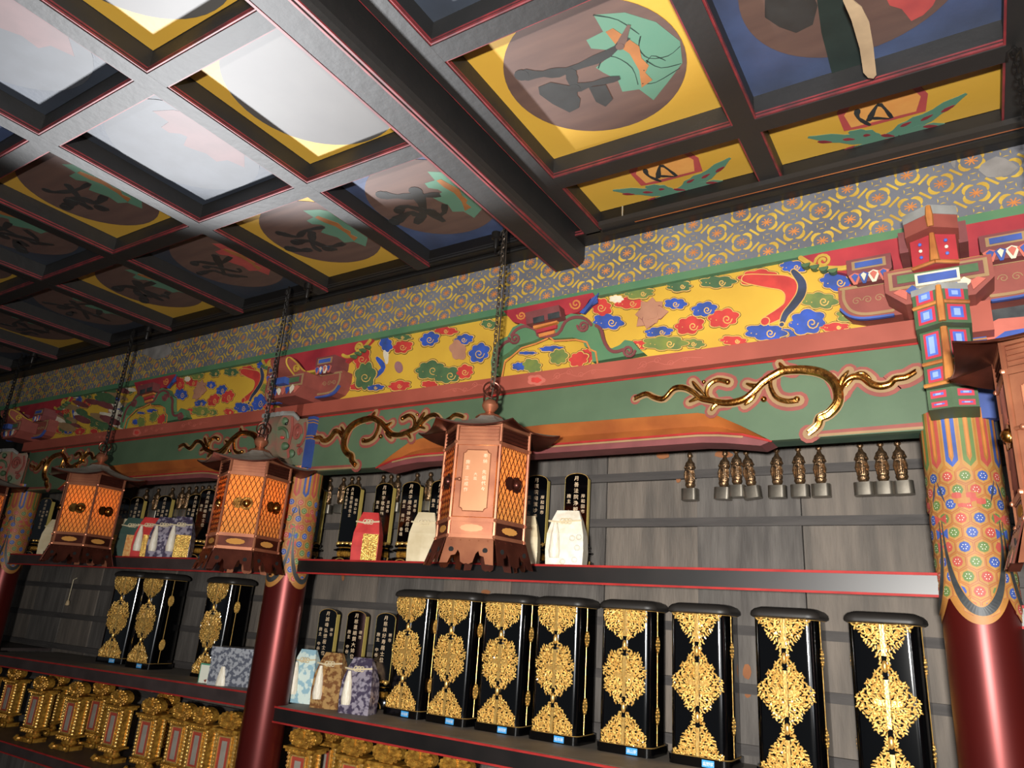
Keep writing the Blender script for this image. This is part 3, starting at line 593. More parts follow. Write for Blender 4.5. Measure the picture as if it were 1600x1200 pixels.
# ---- red beam and green carved rainbow beam in each bay
bays = [(CX[1], CX[0], 'near'), (CX[2], CX[1], 'farther')]
def beams():
    x0, x1 = CX[1] + .03, CX[0] - .03
    rb = MB().box(x0 - .05, x1 + .05, 2.02, 2.064, .769, .822).build('red_beam', 'redb', origin=((x0 + x1) / 2, 2.07, .77), label='plain brick red beam between the yellow frieze and the green carved beam, near bay', cat='beam')
    m = MB(); yl = 2.0198
    for s, ox in ((1, 872), (1, 1006), (-1, 760)):
        c = onY(ox, 560 - (ox - 900) * .14, 2.02).x
        for k in range(4):
            xx = c + s * k * .045; zz = .795 + .009 * math.sin(k * 2); m.ribbon([(a, b) for a, b in spiral(xx, zz, .014 - .0015 * k, 1.3, 12, s if k % 2 else -s)], .0007, yl, .0005)
        m.ribbon(smooth_path([(c - s * .02, .785), (c + s * .03, .803), (c + s * .08, .785), (c + s * .13, .801), (c + s * .19, .793)], 5), .0007, yl, .0005)
    sub(m, 'scroll_line', 'salmon', rb)
    m = MB(); m.wall(xz(cloud_poly(838, 594, 26, 19, 5, 3), 2.02), yl, .0006, 1); m.wall(xz(cloud_poly(838, 594, 15, 10, 5, 3), 2.02), yl - .0006, .0006, 0); sub(m, 'flower_paint', ['cred', 'salmon'], rb)
    # green beam with arched underside
    Y = 2.055; xc = (CX[0] + CX[1]) / 2
    top = .769; zb = .531
    arch = [(x1 - .42, .531), (x1 - .50, .580), (x1 - .57, .618), (x1 - .63, .632), (xc, .640)]
    archp = [(p[0], p[1]) for p in arch]; mir = [(2 * xc - p[0], p[1]) for p in arch[-2::-1]]
    gp = [(x0 - .02, top), (x0 - .02, zb)] + [(mir[-1 - i][0], mir[-1 - i][1]) for i in range(len(mir))][::1]
    gp = [(x0 - .02, top), (x0 - .02, zb)] + [(2 * xc - p[0], p[1]) for p in arch[:-1]] + [arch[-1]] + [p for p in arch[-2::-1]] + [(x1 + .02, zb), (x1 + .02, top)]
    gb = MB().wall(gp, Y + .022, .022).build('green_carved_beam', 'green', origin=(xc, Y, .53), label='green painted beam with gilt scroll carvings at both ends, between the near columns', cat='beam')
    low = [(x1 - .45, .519), (x1 - .55, .534), (x1 - .62, .540), (xc, .540)]
    # copper coloured hollow: sloping surface from the green edge back to the red line
    m = MB(); up = [(2 * xc - p[0], p[1]) for p in arch[:-1]] + [arch[-1]] + arch[-2::-1]
    lowr = [(x1 - .42, .531), (x1 - .50, .556), (x1 - .57, .566), (x1 - .63, .570), (xc, .570)]; lr = [(2 * xc - p[0], p[1]) for p in lowr[:-1]] + [lowr[-1]] + lowr[-2::-1]
    k = len(up); vs = [(p[0], Y + .0005, p[1]) for p in up] + [(p[0] * .5 + q[0] * .5, Y + .028, p[1] * .45 + q[1] * .55) for p, q in zip(up, lr)] + [(p[0], Y + .006, p[1]) for p in lr]
    m.add(vs, [(i, i + 1, k + i + 1, k + i) for i in range(k - 1)] + [(k + i, k + i + 1, 2 * k + i + 1, 2 * k + i) for i in range(k - 1)])
    sub(m, 'copper_hollow', 'copper', gb, smooth=True)
    m = MB(); bt = [(x0 - .02, .531)] + [(2 * xc - a, b) for a, b in [(x1 - .42, .531), (x1 - .45, .519), (x1 - .55, .534), (x1 - .62, .540)]] + [(xc, .541)] + [(x1 - .62, .540), (x1 - .55, .534), (x1 - .45, .519), (x1 - .42, .531), (x1 + .02, .531)]
    tp = [(x0 - .02, .60), (2 * xc - (x1 - .42), .531 + .001), ] ; mm = MB()
    ml = [(2 * xc - a, b) for a, b in low] ; body = [(p[0], p[1]) for p in lr] + [(x1 - .45, .519)] + [(x1 - .55, .534), (x1 - .62, .540), (xc, .541)] + [(2 * xc - (x1 - .62), .540), (2 * xc - (x1 - .55), .534), (2 * xc - (x1 - .45), .519)]
    mm.prism(body, lambda u, v, w: (u, w, v), Y + .085, Y + .004)
    sub(mm, 'maroon_soffit', 'maroon', gb)
    m = MB(); m.ribbon([(p[0], p[1] - .001) for p in lr[0:]], .0032, Y + .004, .003); sub(m, 'red_line', 'redline', gb)
    m = MB(); m.ribbon([(p[0], p[1] - .008) for p in lr[1:-1]], .003, Y + .0035, .002); sub(m, 'tan_line', 'tan', gb)
    m = MB(); m.box(x0 - .02, 2 * xc - (x1 - .43), Y + .022, Y + .08, .531, .70).box(x1 - .43, x1 + .02, Y + .022, Y + .08, .531, .70).box(x0, x1, Y + .03, Y + .08, .65, .769); sub(m, 'beam_core', 'dgreen', gb)
    m = MB(); m.box(x0, x1, Y - .0025, Y, .764, .769); sub(m, 'red_upper_edge', 'redline', gb)
    # gilt scrolls
    T = [  # (path px, [radius])
        ([(993, 624), (1011, 616.5), (1024, 622), (1039, 624), (1054, 609), (1070, 607), (1085, 614), (1095, 623), (1112, 627), (1137, 631), (1162, 626), (1179, 613), (1193, 599), (1213, 586), (1228, 580), (1259, 579), (1285, 584), (1302, 596), (1310, 613), (1309, 631), (1296, 647), (1282, 654), (1278, 666), (1264, 678)], 'main'),
        ([(1110, 625), (1105, 617), (1108, 604), (1122, 595), (1139, 598)], 'curl'), ([(1205, 592), (1205, 606), (1214, 622), (1231, 628), (1248, 626)], 'curl'),
        ([(1083, 597), (1090, 606), (1103, 619)], 'leaf'), ([(1078, 629), (1095, 622), (1112, 624)], 'leaf'), ([(1112, 643), (1120, 633), (1137, 630)], 'leaf'), ([(1164, 634), (1176, 624), (1184, 611)], 'leaf'), ([(1167, 600.5), (1182, 604), (1198, 597)], 'leaf'),
        ([(1218.5, 568), (1225, 576), (1240, 580)], 'leaf'), ([(1315, 613), (1320, 600), (1332, 591), (1348, 591), (1362, 601), (1376, 605), (1390, 602), (1399, 594), (1416, 591), (1432, 582)], 'branch'),
        ([(1313, 606), (1316, 594), (1327, 580)], 'leaf'), ([(1322, 606), (1336, 589), (1350, 585), (1362, 594)], 'leaf'), ([(1300, 590), (1308, 604), (1312, 620)], 'leaf')]
    balls = [((1101, 598), .006), ((1194.5, 625), .009), ((1246, 625), .009), ((1138, 598), .009)]
    for side in (1, -1):
        fl = (lambda a: a) if side > 0 else (lambda a: 2 * xc - a)
        for w, mi, dy, sname in ((.027, 'pinkred', .0004, 'rose_outline'), (.0165, 'tan', .0025, 'tan_outline')):
            m = MB()
            for pi_, (P, kind) in enumerate(T):
                q = [(fl(a), b) for a, b in xz(smooth_path(P, 3), Y)]; kk = len(q)
                ww = [w * ((1 - .35 * (1 - i / kk)) if kind == 'main' else 1) for i in range(kk)] if kind != 'leaf' else [w * .8] * kk
                m.ribbon([(a, min(b, .764)) for a, b in q], ww, Y - dy - pi_ * .00012 + .0006, .0004)
            if mi == 'pinkred':
                m.ribbon([(fl(x1 + .005), .55), (fl(x1 + .005), .72)], .008, Y - .0002, .0006); m.ribbon([(fl(x1), .545), (fl(x1 - .30), .540)], .008, Y - .0002, .0006)
            else:
                m.ribbon([(fl(x1 + .012), .545), (fl(x1 + .012), .73)], .004, Y - .0008, .0006); m.ribbon([(fl(x1), .538), (fl(x1 - .30), .536)], .0035, Y - .0008, .0006)
            sub(m, sname, mi, gb, kind='stuff')
        m = MB()
        for P, kind in T:
            q = smooth_path(P, 4); kk = len(q); w3 = []
            for i in range(kk):
                u = i / (kk - 1)
                if kind == 'main': w3.append(.004 + .0095 * min(1, u * 1.5) * (1 - max(0, u - .85) * 3))
                elif kind == 'curl': w3.append(.0055 + .003 * u)
                elif kind == 'leaf': w3.append(.0015 + .0055 * math.sin(PI * min(u * .9 + .08, 1)))
                else: w3.append(.004 + .006 * math.sin(PI * u))
            pts = [(fl(a), Y - .008, b) for a, b in xz(q, Y)]
            m.tube(pts, w3, 8, 0, flat=.9, up=(0, -1, 0))
            if kind in ('main', 'branch'):      # fluted strand beside the stem
                m.tube([(a, b - .005, c + .005) for a, b, c in pts], [r * .45 for r in w3], 5, 0, up=(0, -1, 0))
                m.tube([(a, b - .004, c - .006) for a, b, c in pts], [r * .45 for r in w3], 5, 0, up=(0, -1, 0))
        for c, r in balls: q = onY(c[0], c[1], Y); m.ball((fl(q.x), Y - .008, q.z), r, 10)
        sub(m, 'gilt_scroll', 'goldleaf', gb, smooth=True)
    return rb, gb
rb, gb = beams()
copy_tree(rb, dx=-BAY, label='brick red beam in shade crossing the farther bay behind the left lanterns'); copy_tree(gb, dx=-BAY, label='dark green carved beam in shade above the farther upper shelf')
MB().box(CX[0] + .05, 1.6, 2.02, 2.13, .769, .822).build('red_beam', 'redb', origin=(.8, 2.07, .77), label='short stub of red beam right of the near painted column', cat='beam') if False else None
MB().box(CX[0] + .02, CX[0] + .105, 1.99, 2.13, .755, .835).build('beam_end', 'redb', origin=(.07, 2.05, .76), label='square red beam end poking out right of the near painted column', cat='beam')
MB().box(CX[0] + .05, 1.6, 2.075, 2.13, .50, .56).build('lower_tie_beam', 'slateg', origin=(.8, 2.1, .5), label='dark tie beam right of the near column behind the right-edge lantern', cat='beam')

# ---- painted columns
def column(x, label, lionside):
    r = empty('painted_column', (x, CY, -1.6), label=label, cat='column', group='painted round columns')
    sub(MB().lathe([(CR, -1.6), (CR, .55)], (x, CY, 0), 40), 'red_shaft', 'redlac', r, smooth=True)
    Rr = CR + .0015
    z0, z1 = .02, .572
    def cyl(u, z, k=0): a = u / CR; return (x + (Rr + k) * math.sin(a), CY - (Rr + k) * math.cos(a), z)
    def decal(m, pts, k, mi, ctr=None):
        n = len(pts); c = ctr or (sum(p[0] for p in pts) / n, sum(p[1] for p in pts) / n)
        m.add([cyl(c[0], c[1], k)] + [cyl(p[0], p[1], k) for p in pts], [(0, 1 + i, 1 + (i + 1) % n) for i in range(n)], mi)
    # orange ground sleeve with scalloped lower edge
    m = MB(); N = 48; per = 2 * PI * CR
    def zlow(u): v = (u / per * 4) % 1; return .068 + .05 * (1 - math.sqrt(max(0, 1 - (2 * v - 1) ** 2)))* 1.0
    def zl(u): v = (u / per * 4 + .5) % 1; return .062 + .06 * (2 * abs(v - .5)) ** 2.2
    vs = []
    for i in range(N * 2):
        u = -per / 2 + per * i / (N * 2); vs += [cyl(u, z1), cyl(u, zl(u))]
    m.add(vs, [(2 * i, (2 * i + 2) % len(vs), (2 * i + 3) % len(vs), 2 * i + 1) for i in range(N * 2)]); sub(m, 'orange_sleeve', 'colgold', r, smooth=True)
    # tapering stripes at the top
    m = MB(); ns = 14; colr = [0, 1, 2, 1, 3]
    for i in range(ns):
        u = -per / 2 + per * (i + .5) / ns; w = per / ns * .5; mi = (1, 2, 0, 2, 1, 0, 2)[i % 7] if False else ([2, 0, 1, 0, 2, 0, 1][i % 7])
        zz = [z1, .54, .51, .48, .45, .425]
        for k, (ww, mm, kk) in enumerate(((.86, 4, .0008), (.72, mi, .0014), (.28, 5, .0022), (.14, 6, .003))):
            L = [(u - w * ww, z1), (u - w * ww, .428 + .012 * k), (u, .415 + .014 * k), (u + w * ww, .428 + .012 * k), (u + w * ww, z1)]
            decal(m, [(u - w * ww, z1), (u + w * ww, z1), (u + w * ww, .43 + .01 * k), (u, .412 + .012 * k), (u - w * ww, .43 + .01 * k)], kk, mm, (u, .5))
    sub(m, 'striped_band', ['hexred', 'hexblue', 'hexgreen', 'slate', 'cellt', 'colgold', 'orange'], r)
    # turtle-shell hexagons
    m = MB(); nh = 14; dx = per / nh; dz = .0335; q = 0
    for rw in range(11):
        zc = .402 - dz * rw
        for i in range(nh):
            u = -per / 2 + dx * (i + (.5 if rw % 2 else 0)) + .004
            if zc < zl(u) + .022: continue
            hexa = lambda s: [(u + s * dx * .5 * math.cos(PI / 6 + PI / 3 * t) * 1.12, zc + s * dz * .62 * math.sin(PI / 6 + PI / 3 * t)) for t in range(6)]
            decal(m, hexa(.97), .0006, 3); decal(m, hexa(.9), .0012, 4)
            ci = (rw * 2 + i * (1 if rw % 2 else 2)) % 3
            decal(m, [(u + .0118 * math.cos(PI / 4 * t), zc + .0125 * math.sin(PI / 4 * t)) for t in range(8)], .0018, [0, 1, 2][ci])
            for t in range(6):
                uu, z2 = u + .0052 * math.cos(PI / 3 * t), zc + .0056 * math.sin(PI / 3 * t)
                decal(m, [(uu + .0014 * math.cos(PI / 2 * s), z2 + .0014 * math.sin(PI / 2 * s)) for s in range(4)], .0024, 5)
    sub(m, 'hexagon_cells', ['hexred', 'hexblue', 'hexgreen', 'cell', 'cellt', 'white'], r, kind='stuff')
    # dark scalloped straps and tassels
    m = MB(); T = MB()
    for s in range(4):
        uc = per / 4 * s + .003
        P = []
        for i in range(41):
            a = PI * i / 40; P.append((uc - .060 * math.cos(a), .295 - .205 * math.sin(a) ** .85))
        k = len(P)
        for ww, kk, mi in ((.0125, .0030, 0), (.0095, .0036, 1)):
            vs = []
            for i in range(k):
                a, b = P[max(i - 1, 0)], P[min(i + 1, k - 1)]; w2 = ww * (.12 + .88 * math.sin(PI * i / (k - 1))); d = math.hypot(b[0] - a[0], b[1] - a[1]); n1 = (-(b[1] - a[1]) / d * w2, (b[0] - a[0]) / d * w2); c = P[i]
                vs += [cyl(c[0] + n1[0], c[1] + n1[1], kk), cyl(c[0] - n1[0], c[1] - n1[1], kk)]
            m.add(vs, [(2 * i, 2 * i + 2, 2 * i + 3, 2 * i + 1) for i in range(k - 1)], mi)
        for sx in (-1, 1):
            decal(T, [(uc + sx * .062, .395), (uc + sx * .056, .36), (uc + sx * .045, .335), (uc + sx * .052, .37)], .0034, 0)
        for zc_, mi in ((.30, 1), (.265, 2), (.235, 1)):
            ue = uc + per / 8; decal(T, [(ue - .016, zc_ + .013), (ue + .002, zc_ + .002), (ue - .015, zc_ - .012)], .0036, mi); decal(T, [(ue + .016, zc_ + .013), (ue - .002, zc_ + .002), (ue + .015, zc_ - .012)], .0036, mi)
        # curly red flower
        for i in range(11):
            a = i * 1.9; uu, z2 = uc + .026 * math.cos(a) * (.4 + .06 * i), .345 + .012 * math.sin(a * 1.3); decal(T, [(uu + .0095 * math.cos(PI / 4 * t) * (1 + .35 * (t % 2)), z2 + .0078 * math.sin(PI / 4 * t)) for t in range(8)], .003 + i * .0002, 1 if i % 2 == 0 else 3)
    sub(m, 'dark_strap', ['colgold', 'slateg'], r); sub(T, 'tassel_paint', ['slate', 'hexred', 'hexblue', 'colgold'], r)
    return r
c0 = column(CX[0], 'near painted round column with hexagon and stripe sleeve above glossy red shaft, right side', 0)
c1 = copy_tree(c0, loc=(CX[1], CY, -1.6), label='middle round column, glossy red shaft below painted sleeve, beside the second lantern')
c2 = copy_tree(c0, loc=(CX[2], CY, -1.6), label='farthest dim column at the left edge of the view')
c0['group'] = c1['group'] = c2['group'] = 'painted round columns'

# blue painted beam sockets beside the middle column
for x, lab in ((CX[1], 'upright blue and gold striped board against the middle column head'), (CX[0], 'upright blue board against the near column head, left of the green nosing')):
    s = MB().box(x + .05, x + .088, 2.03, 2.10, .545, .765).build('striped_cheek_board', 'cheek', origin=(x + .06, 2.06, .545), label=lab, cat='board')
    for k in range(2):
        for zz in (.735, .665): sub(MB().box(x + .05, x + .089, 2.028, 2.10, zz + k * .012, zz + k * .012 + .004), 'gold_stripe', 'colgold', s)

# ---- bracket complex above each column
def bracket(x, dark=False, label=''):
    dx = x - CX[0]; q = lambda pts, y: [(a + dx, b) for a, b in xz(pts, y)]
    sym = lambda pts: [(x + s, z) for s, z in pts]
    r = empty('bracket_complex', (x, 2.0, .80), label=label, cat='bracket', group='painted bracket sets above the columns')
    Yb = 2.064
    sub(MB().wall(sym([(-.345, 1.082), (-.30, 1.045), (-.25, 1.015), (-.2, .99), (-.2, .90), (.2, .90), (.2, .99), (.25, 1.015), (.30, 1.045), (.345, 1.082)]), Yb, .02), 'crimson_board', 'crimson', r)
    for s in (-1, 1):
        m = MB()
        m.ribbon(smooth_path([(x + s * .338, 1.076), (x + s * .30, 1.04), (x + s * .262, 1.026), (x + s * .22, 1.018), (x + s * .19, 1.03)], 4), .007, Yb - .02, .004, 0)
        m.ribbon(spiral(x + s * .277, 1.052, .022, 1.5, 18, s), .0042, Yb - .02, .005, 0)
        for k in range(4): m.wall(arc(x + s * (.325 - k * .024), 1.052 - k * .011, .013, 180, 360, 6), Yb - .01, .02, 1)
        sub(m, 'golden_scroll', ['gold', 'cgreend'], r)
    m = MB()
    m.box(x - .18, x + .18, 1.995, 2.12, .952, .962)
    sub(m, 'ochre_bar', 'gold', r)
    # three small blocks on the upper arm
    for s in (-1, 1):
        b = MB().wall(sym([(s * .155 - .055, 1.008), (s * .155 + .055, 1.008), (s * .155 + .055, .965), (s * .155 + .034, .935), (s * .155 - .034, .935), (s * .155 - .055, .965)]), 2.10, .12)
        bo = sub(b, 'bearing_block', 'maroon', r)
        m = MB().box(x + s * .155 - .042, x + s * .155 + .042, 1.978, 1.98, .974, 1.000).build('tan_frame', 'tan'); m.parent = bo
        m = MB().box(x + s * .155 - .034, x + s * .155 + .034, 1.976, 1.979, .979, .995).build('blue_inset', 'hexblue'); m.parent = bo
        m = MB()
        for k, (ox, w, h, mi) in enumerate(((-.036, .016, .03, 0), (-.014, .013, .026, 1), (.01, .016, .032, 2), (.034, .014, .026, 0))):
            m.wall([(x + s * .155 + ox - w, .958 - .0), (x + s * .155 + ox, .958 + h * .25), (x + s * .155 + ox + w, .958), (x + s * .155 + ox + w * .3, .93), (x + s * .155 + ox - w * .3, .93)], 1.979 - k * .0004, .002, mi)
            m.wall([(x + s * .155 + ox - w * .55, .955), (x + s * .155 + ox, .958 + h * .12), (x + s * .155 + ox + w * .55, .955), (x + s * .155 + ox, .936)], 1.976 - k * .0004, .002, (mi + 1) % 3)
        mo = m.build('petal_paint', ['salmon', 'hexblue', 'cwhite']); mo.parent = bo
    # lower arm with rounded ends
    arm = [(-.105, .945), (-.24, .945), (-.24, .905), (-.235, .875), (-.215, .852), (-.18, .84), (-.11, .838)]
    am = MB().wall(sym(arm + [(-a, b) for a, b in arm[::-1]]), 2.10, .09); ao = sub(am, 'bracket_arm', 'pinkred', r)
    m = MB()
    for s in (-1, 1):
        m.ribbon([(x + s * .11, .937), (x + s * .232, .937)], .004, 2.0095, .002); m.ribbon(smooth_path([(x + s * .11, .852), (x + s * .175, .853), (x + s * .21, .868), (x + s * .226, .90), (x + s * .226, .93)], 4), .004, 2.0095, .002)
        for k in range(3): m.ribbon(spiral(x + s * (.14 + .028 * k), .895, .012, 1.3, 12, s if k % 2 else -s), .001, 2.0095, .001)
    mo = m.build('tan_outline', 'tan', kind='stuff'); mo.parent = ao
    for s in (-1, 1): mo = MB().ribbon(smooth_path([(x + s * .236, .874), (x + s * .216, .851), (x + s * .18, .838), (x + s * .11, .836)], 4), .003, 2.01, .012).build('blue_edge', 'hexblue'); mo.parent = ao
    # large bearing block
    lb = MB(); lb.wall(sym([(-.118, .925), (.118, .925), (.118, .865), (.075, .825), (-.075, .825), (-.118, .865)]), 2.12, .20); lo = sub(lb, 'large_bearing_block', 'pinkred', r)
    m = MB().box(x - .108, x + .108, 1.918, 1.92, .868, .918, 0).box(x - .099, x + .099, 1.916, 1.919, .876, .911, 1).box(x - .088, x + .088, 1.914, 1.918, .883, .905, 2); mo = m.build('framed_face', ['tan', 'maroon', 'cgreend']); mo.parent = lo
    m = MB()
    for k in range(7): ox = -.084 + k * .028; m.wall([(x + ox - .016, .86), (x + ox, .868 + .006 * (k % 2)), (x + ox + .016, .86), (x + ox * .85, .836)], 1.919 - .0004 * k, .003, k % 3)
    mo = m.build('petal_paint', ['salmon', 'hexblue', 'cwhite']); mo.parent = lo
    return r
def wedge_nose(x):
    r = empty('wedge_nosing', (x, 1.95, .56), label='green wedge nosing with red and blue squares and ochre ridge on the near column head', cat='carving')
    def nose(z0, z1, hw, yb_, ys, yr, parts, base, ztop=None):
        m = MB(); pr = [(x - hw, yb_), (x - hw, ys), (x, yr), (x + hw, ys), (x + hw, yb_)]
        m.prism(pr, lambda u, v, w: (u, v, w), z0, z1); return m
    # lower and middle green blocks
    a = nose(.735, .835, .058, 2.02, 1.875, 1.845, 0, 0); sub(a, 'upper_block', 'nosegreen', r)
    a = nose(.595, .737, .052, 2.02, 1.905, 1.88, 0, 0); sub(a, 'lower_block', 'nosegreen', r)
    a = nose(.545, .597, .052, 2.02, 1.925, 1.91, 0, 0); sub(a, 'bottom_block', 'nosegreen', r)
    def face(s, u0, u1, za, zb2, ys, yr, hw, k):   # quad on the left or right wedge face
        def P(u, z): t = u; X = x + s * hw * t; Y = yr + (ys - yr) * t - k; return (X, Y, z)
        return [P(u0, za), P(u1, za), P(u1, zb2), P(u0, zb2)]
    m = MB()
    for (z0, z1, ys, yr, hw) in ((.795, .828, 1.875, 1.845, .058), (.742, .782, 1.875, 1.845, .058), (.665, .730, 1.905, 1.88, .052), (.605, .640, 1.905, 1.88, .052), (.572, .590, 1.925, 1.91, .052), (.549, .563, 1.925, 1.91, .052)):
        for s in (-1, 1):
            for a0, a1, kz, k, mi in ((.22, .86, 0, .001, 0), (.33, .76, .006, .002, 1), (.44, .66, .011, .003, 2)):
                if kz > (z1 - z0) * .4: kz = (z1 - z0) * .38
                m.add(face(s, a0, a1, z0 + kz, z1 - kz, ys, yr, hw, k), [(0, 1, 2, 3)], mi)
    sub(m, 'square_paint', ['nosered', 'noseblue', 'lightblue'], r, kind='stuff')
    m = MB(); m.tube([(x, 1.845, .83), (x, 1.840, .78), (x, 1.842, .737)], [.006, .009, .008], 8); m.tube([(x, 1.878, .735), (x, 1.874, .66), (x, 1.872, .60)], [.008, .010, .013], 8)
    for z, ys, yr, hw in ((.788, 1.875, 1.845, .058), (.652, 1.905, 1.88, .052), (.598, 1.905, 1.88, .054)):
        for s in (-1, 1): m.tube([(x, yr - .003, z), (x + s * hw, ys - .003, z)], .005, 6)
    sub(m, 'ochre_ridge', 'noseorange', r, smooth=True)
    m = MB(); pr = [(x - .06, 2.02), (x - .06, 1.876), (x, 1.846), (x + .06, 1.876), (x + .06, 2.02)]; m.prism(pr, lambda u, v, w: (u, v, w), .835, .839); sub(m, 'pale_top', 'grw', r); m = MB(); pr = [(x - .0595, 2.0), (x - .0595, 1.8735), (x, 1.8435), (x + .0595, 1.8735), (x + .0595, 2.0)]; m.prism(pr, lambda u, v, w: (u, v, w), .822, .8355); sub(m, 'painted_glare_band', 'grw', r)  # the grey front band is glare painted on
    # red upper nosing
    u = empty('upper_nosing', (x, 1.95, .93), label='red snout-shaped nosing with rows of dots on the near bracket set', cat='carving')
    a = nose(.985, 1.045, .058, 2.06, 1.87, 1.835, 0, 0); sub(a, 'brow', 'pinkred', u); m = MB(); m.prism([(x - .0595, 2.05), (x - .0595, 1.8685), (x, 1.8335), (x + .0595, 1.8685), (x + .0595, 2.05)], lambda u_, v, w: (u_, v, w), 1.022, 1.0465); sub(m, 'painted_glare_band', 'grw', u)  # glare painted along the brow as a grey band
    a = nose(.905, .985, .05, 2.06, 1.90, 1.875, 0, 0); sub(a, 'jaw', 'crimson', u)
    m = MB(); m.tube([(x, 1.832, 1.04), (x, 1.828, 1.01), (x, 1.835, .986)], [.006, .009, .007], 8); m.tube([(x, 1.872, .985), (x, 1.868, .94), (x, 1.87, .908)], [.006, .009, .012], 8)
    for s in (-1, 1): m.tube([(x, 1.87, .907), (x + s * .05, 1.895, .907)], .005, 6)
    sub(m, 'ochre_ridge', 'noseorange', u, smooth=True)
    m = MB()
    for s in (-1, 1):
        for k in range(3): m.ball((x + s * .028, 1.884, .93 + k * .018), .0045, 8, k % 2)
    sub(m, 'dot', ['noseblue', 'white'], u)
    m = MB(); m.box(x - .048, x + .048, 1.90, 2.0, .862, .895, 0).box(x - .042, x + .042, 1.898, 1.90, .868, .889, 1); sub(m, 'white_slot', ['cwhite', 'hexblue'], u)
    for s in (-1, 1): sub(MB().box(x + s * .066 - .01, x + s * .066 + .01, 1.93, 2.06, .975, 1.035), 'cheek', 'maroon', u)
def lion_nose(x, lab, lab2):
    r = empty('lion_nosing', (x, 1.95, .55), label=lab, cat='carving', group='carved lion nosings')
    prof = [(2.03, .555), (1.95, .548), (1.915, .575), (1.87, .565), (1.80, .570), (1.765, .60), (1.755, .64), (1.74, .68), (1.745, .72), (1.78, .76), (1.84, .775), (1.90, .762), (1.96, .772), (2.03, .765)]
    LK = lambda v: (v[0], 2.03 - (2.03 - v[1]) * .54, .548 + (v[2] - .548) * .88)
    P = smooth_path([(a, b) for a, b in prof + prof[:1]], 3)[:-1]
    m = MB(); m.prism(P, lambda u, v, w: (w, u, v), x - .055, x + .055); m.v = [LK(v) for v in m.v]; hd = sub(m, 'head', 'lionskin', r); bv = hd.modifiers.new('b', 'BEVEL'); bv.width = .016; bv.segments = 3; hd.data.polygons.foreach_set('use_smooth', [True] * len(hd.data.polygons))
    for s in (-1, 1):
        q = lambda pts, yy=0: [(x + s * (.056 + yy), a, b) for a, b in pts]
        m = MB(); m.tube(q(spiral(1.93, .70, .042, 1.7, 26)), .009, 6); m.tube(q(spiral(1.985, .615, .02, 1.4, 16)), .007, 6); m.tube(q(smooth_path([(1.99, .76), (2.01, .70), (1.985, .65), (1.95, .64)], 4)), .008, 6)
        m.tube(q(smooth_path([(1.86, .765), (1.88, .70), (1.87, .62), (1.89, .575)], 4)), .008, 6); m.ball((x + s * .052, 1.93, .70), .015, 8)
        m.v = [LK(v) for v in m.v]; sub(m, 'mane_curl', 'pinkred', r, smooth=True)
        m = MB(); m.ball((x + s * .05, 1.80, .735), .024, 10, 0, .8); m.ball((x + s * .052, 1.835, .62), .028, 10, 0, .7); m.ball((x + s * .052, 1.91, .595), .022, 10); m.tube(q(smooth_path([(1.75, .69), (1.79, .70), (1.83, .69), (1.85, .66)], 4)), .009, 6)
        m.v = [LK(v) for v in m.v]; sub(m, 'green_brow', 'nosegreen', r, smooth=True)
        m = MB(); m.ball((x + s * .066, 1.80, .722), .008, 8, 0); m.ball((x + s * .055, 1.80, .655), .016, 8, 1, .5); m.v = [LK(v) for v in m.v]; sub(m, 'eye_and_lip', ['irond', 'cred'], r, smooth=True)
    m = MB()
    for k in range(5): m.tube([(x - .056 + k * .028, 1.76, .765), (x - .056 + k * .028, 1.86, .782), (x - .056 + k * .028, 1.92, .765)], .012, 6)
    m.v = [LK(v) for v in m.v]; sub(m, 'grey_crown', 'grw', r, smooth=True)
    u = empty('elephant_nosing', (x, 1.95, .86), label=lab2, cat='carving', group='carved trunk nosings'); EK = lambda v: (v[0], 2.06 - (2.06 - v[1]) * .50, .90 + (v[2] - .90) * .62)
    prof = smooth_path([(2.06, .90), (1.95, .885), (1.88, .89), (1.82, .905), (1.76, .93), (1.70, .965), (1.67, 1.0), (1.665, 1.03), (1.70, 1.045), (1.76, 1.04), (1.82, 1.02), (1.90, .985), (1.97, .975), (2.06, .98), (2.06, .90)], 3)[:-1]
    m = MB(); m.prism(prof, lambda a, b, w: (w, a, b), x - .045, x + .045); m.v = [EK(v) for v in m.v]; sub(m, 'trunk', 'pinkred', u)
    for s in (-1, 1):
        q = lambda pts: [(x + s * .046, a, b) for a, b in pts]
        m = MB(); m.tube(q(smooth_path([(1.97, .972), (1.86, .99), (1.78, 1.02), (1.71, 1.035), (1.68, 1.02), (1.69, .98), (1.76, .94), (1.83, .915), (1.92, .90)], 5)), .005, 6, up=(1, 0, 0)); m.tube(q(spiral(1.79, .975, .03, 1.5, 20)), .006, 6, up=(1, 0, 0)); m.v = [EK(v) for v in m.v]; sub(m, 'gold_swirl', 'gold', u, smooth=True)
    m = MB().box(x - .03, x + .03, 1.72, 1.95, .86, .905); m.v = [EK(v) for v in m.v]; sub(m, 'blue_underside', 'hexblue', u)
bracket(CX[0], label='brightly painted bracket set above the near column at the right edge')
bracket(CX[1], label='painted bracket set above the middle column, half behind the second lantern chain')
bracket(CX[2], label='dim bracket set above the farthest left column')
wedge_nose(CX[0])
lion_nose(CX[1], 'pink and green carved lion-head nosing on the middle column', 'rose and gold trunk-shaped nosing above the lion head of the middle column')
lion_nose(CX[2], 'dim carved lion-head nosing on the farthest left column', 'dim rose trunk-shaped nosing above the farthest left column')

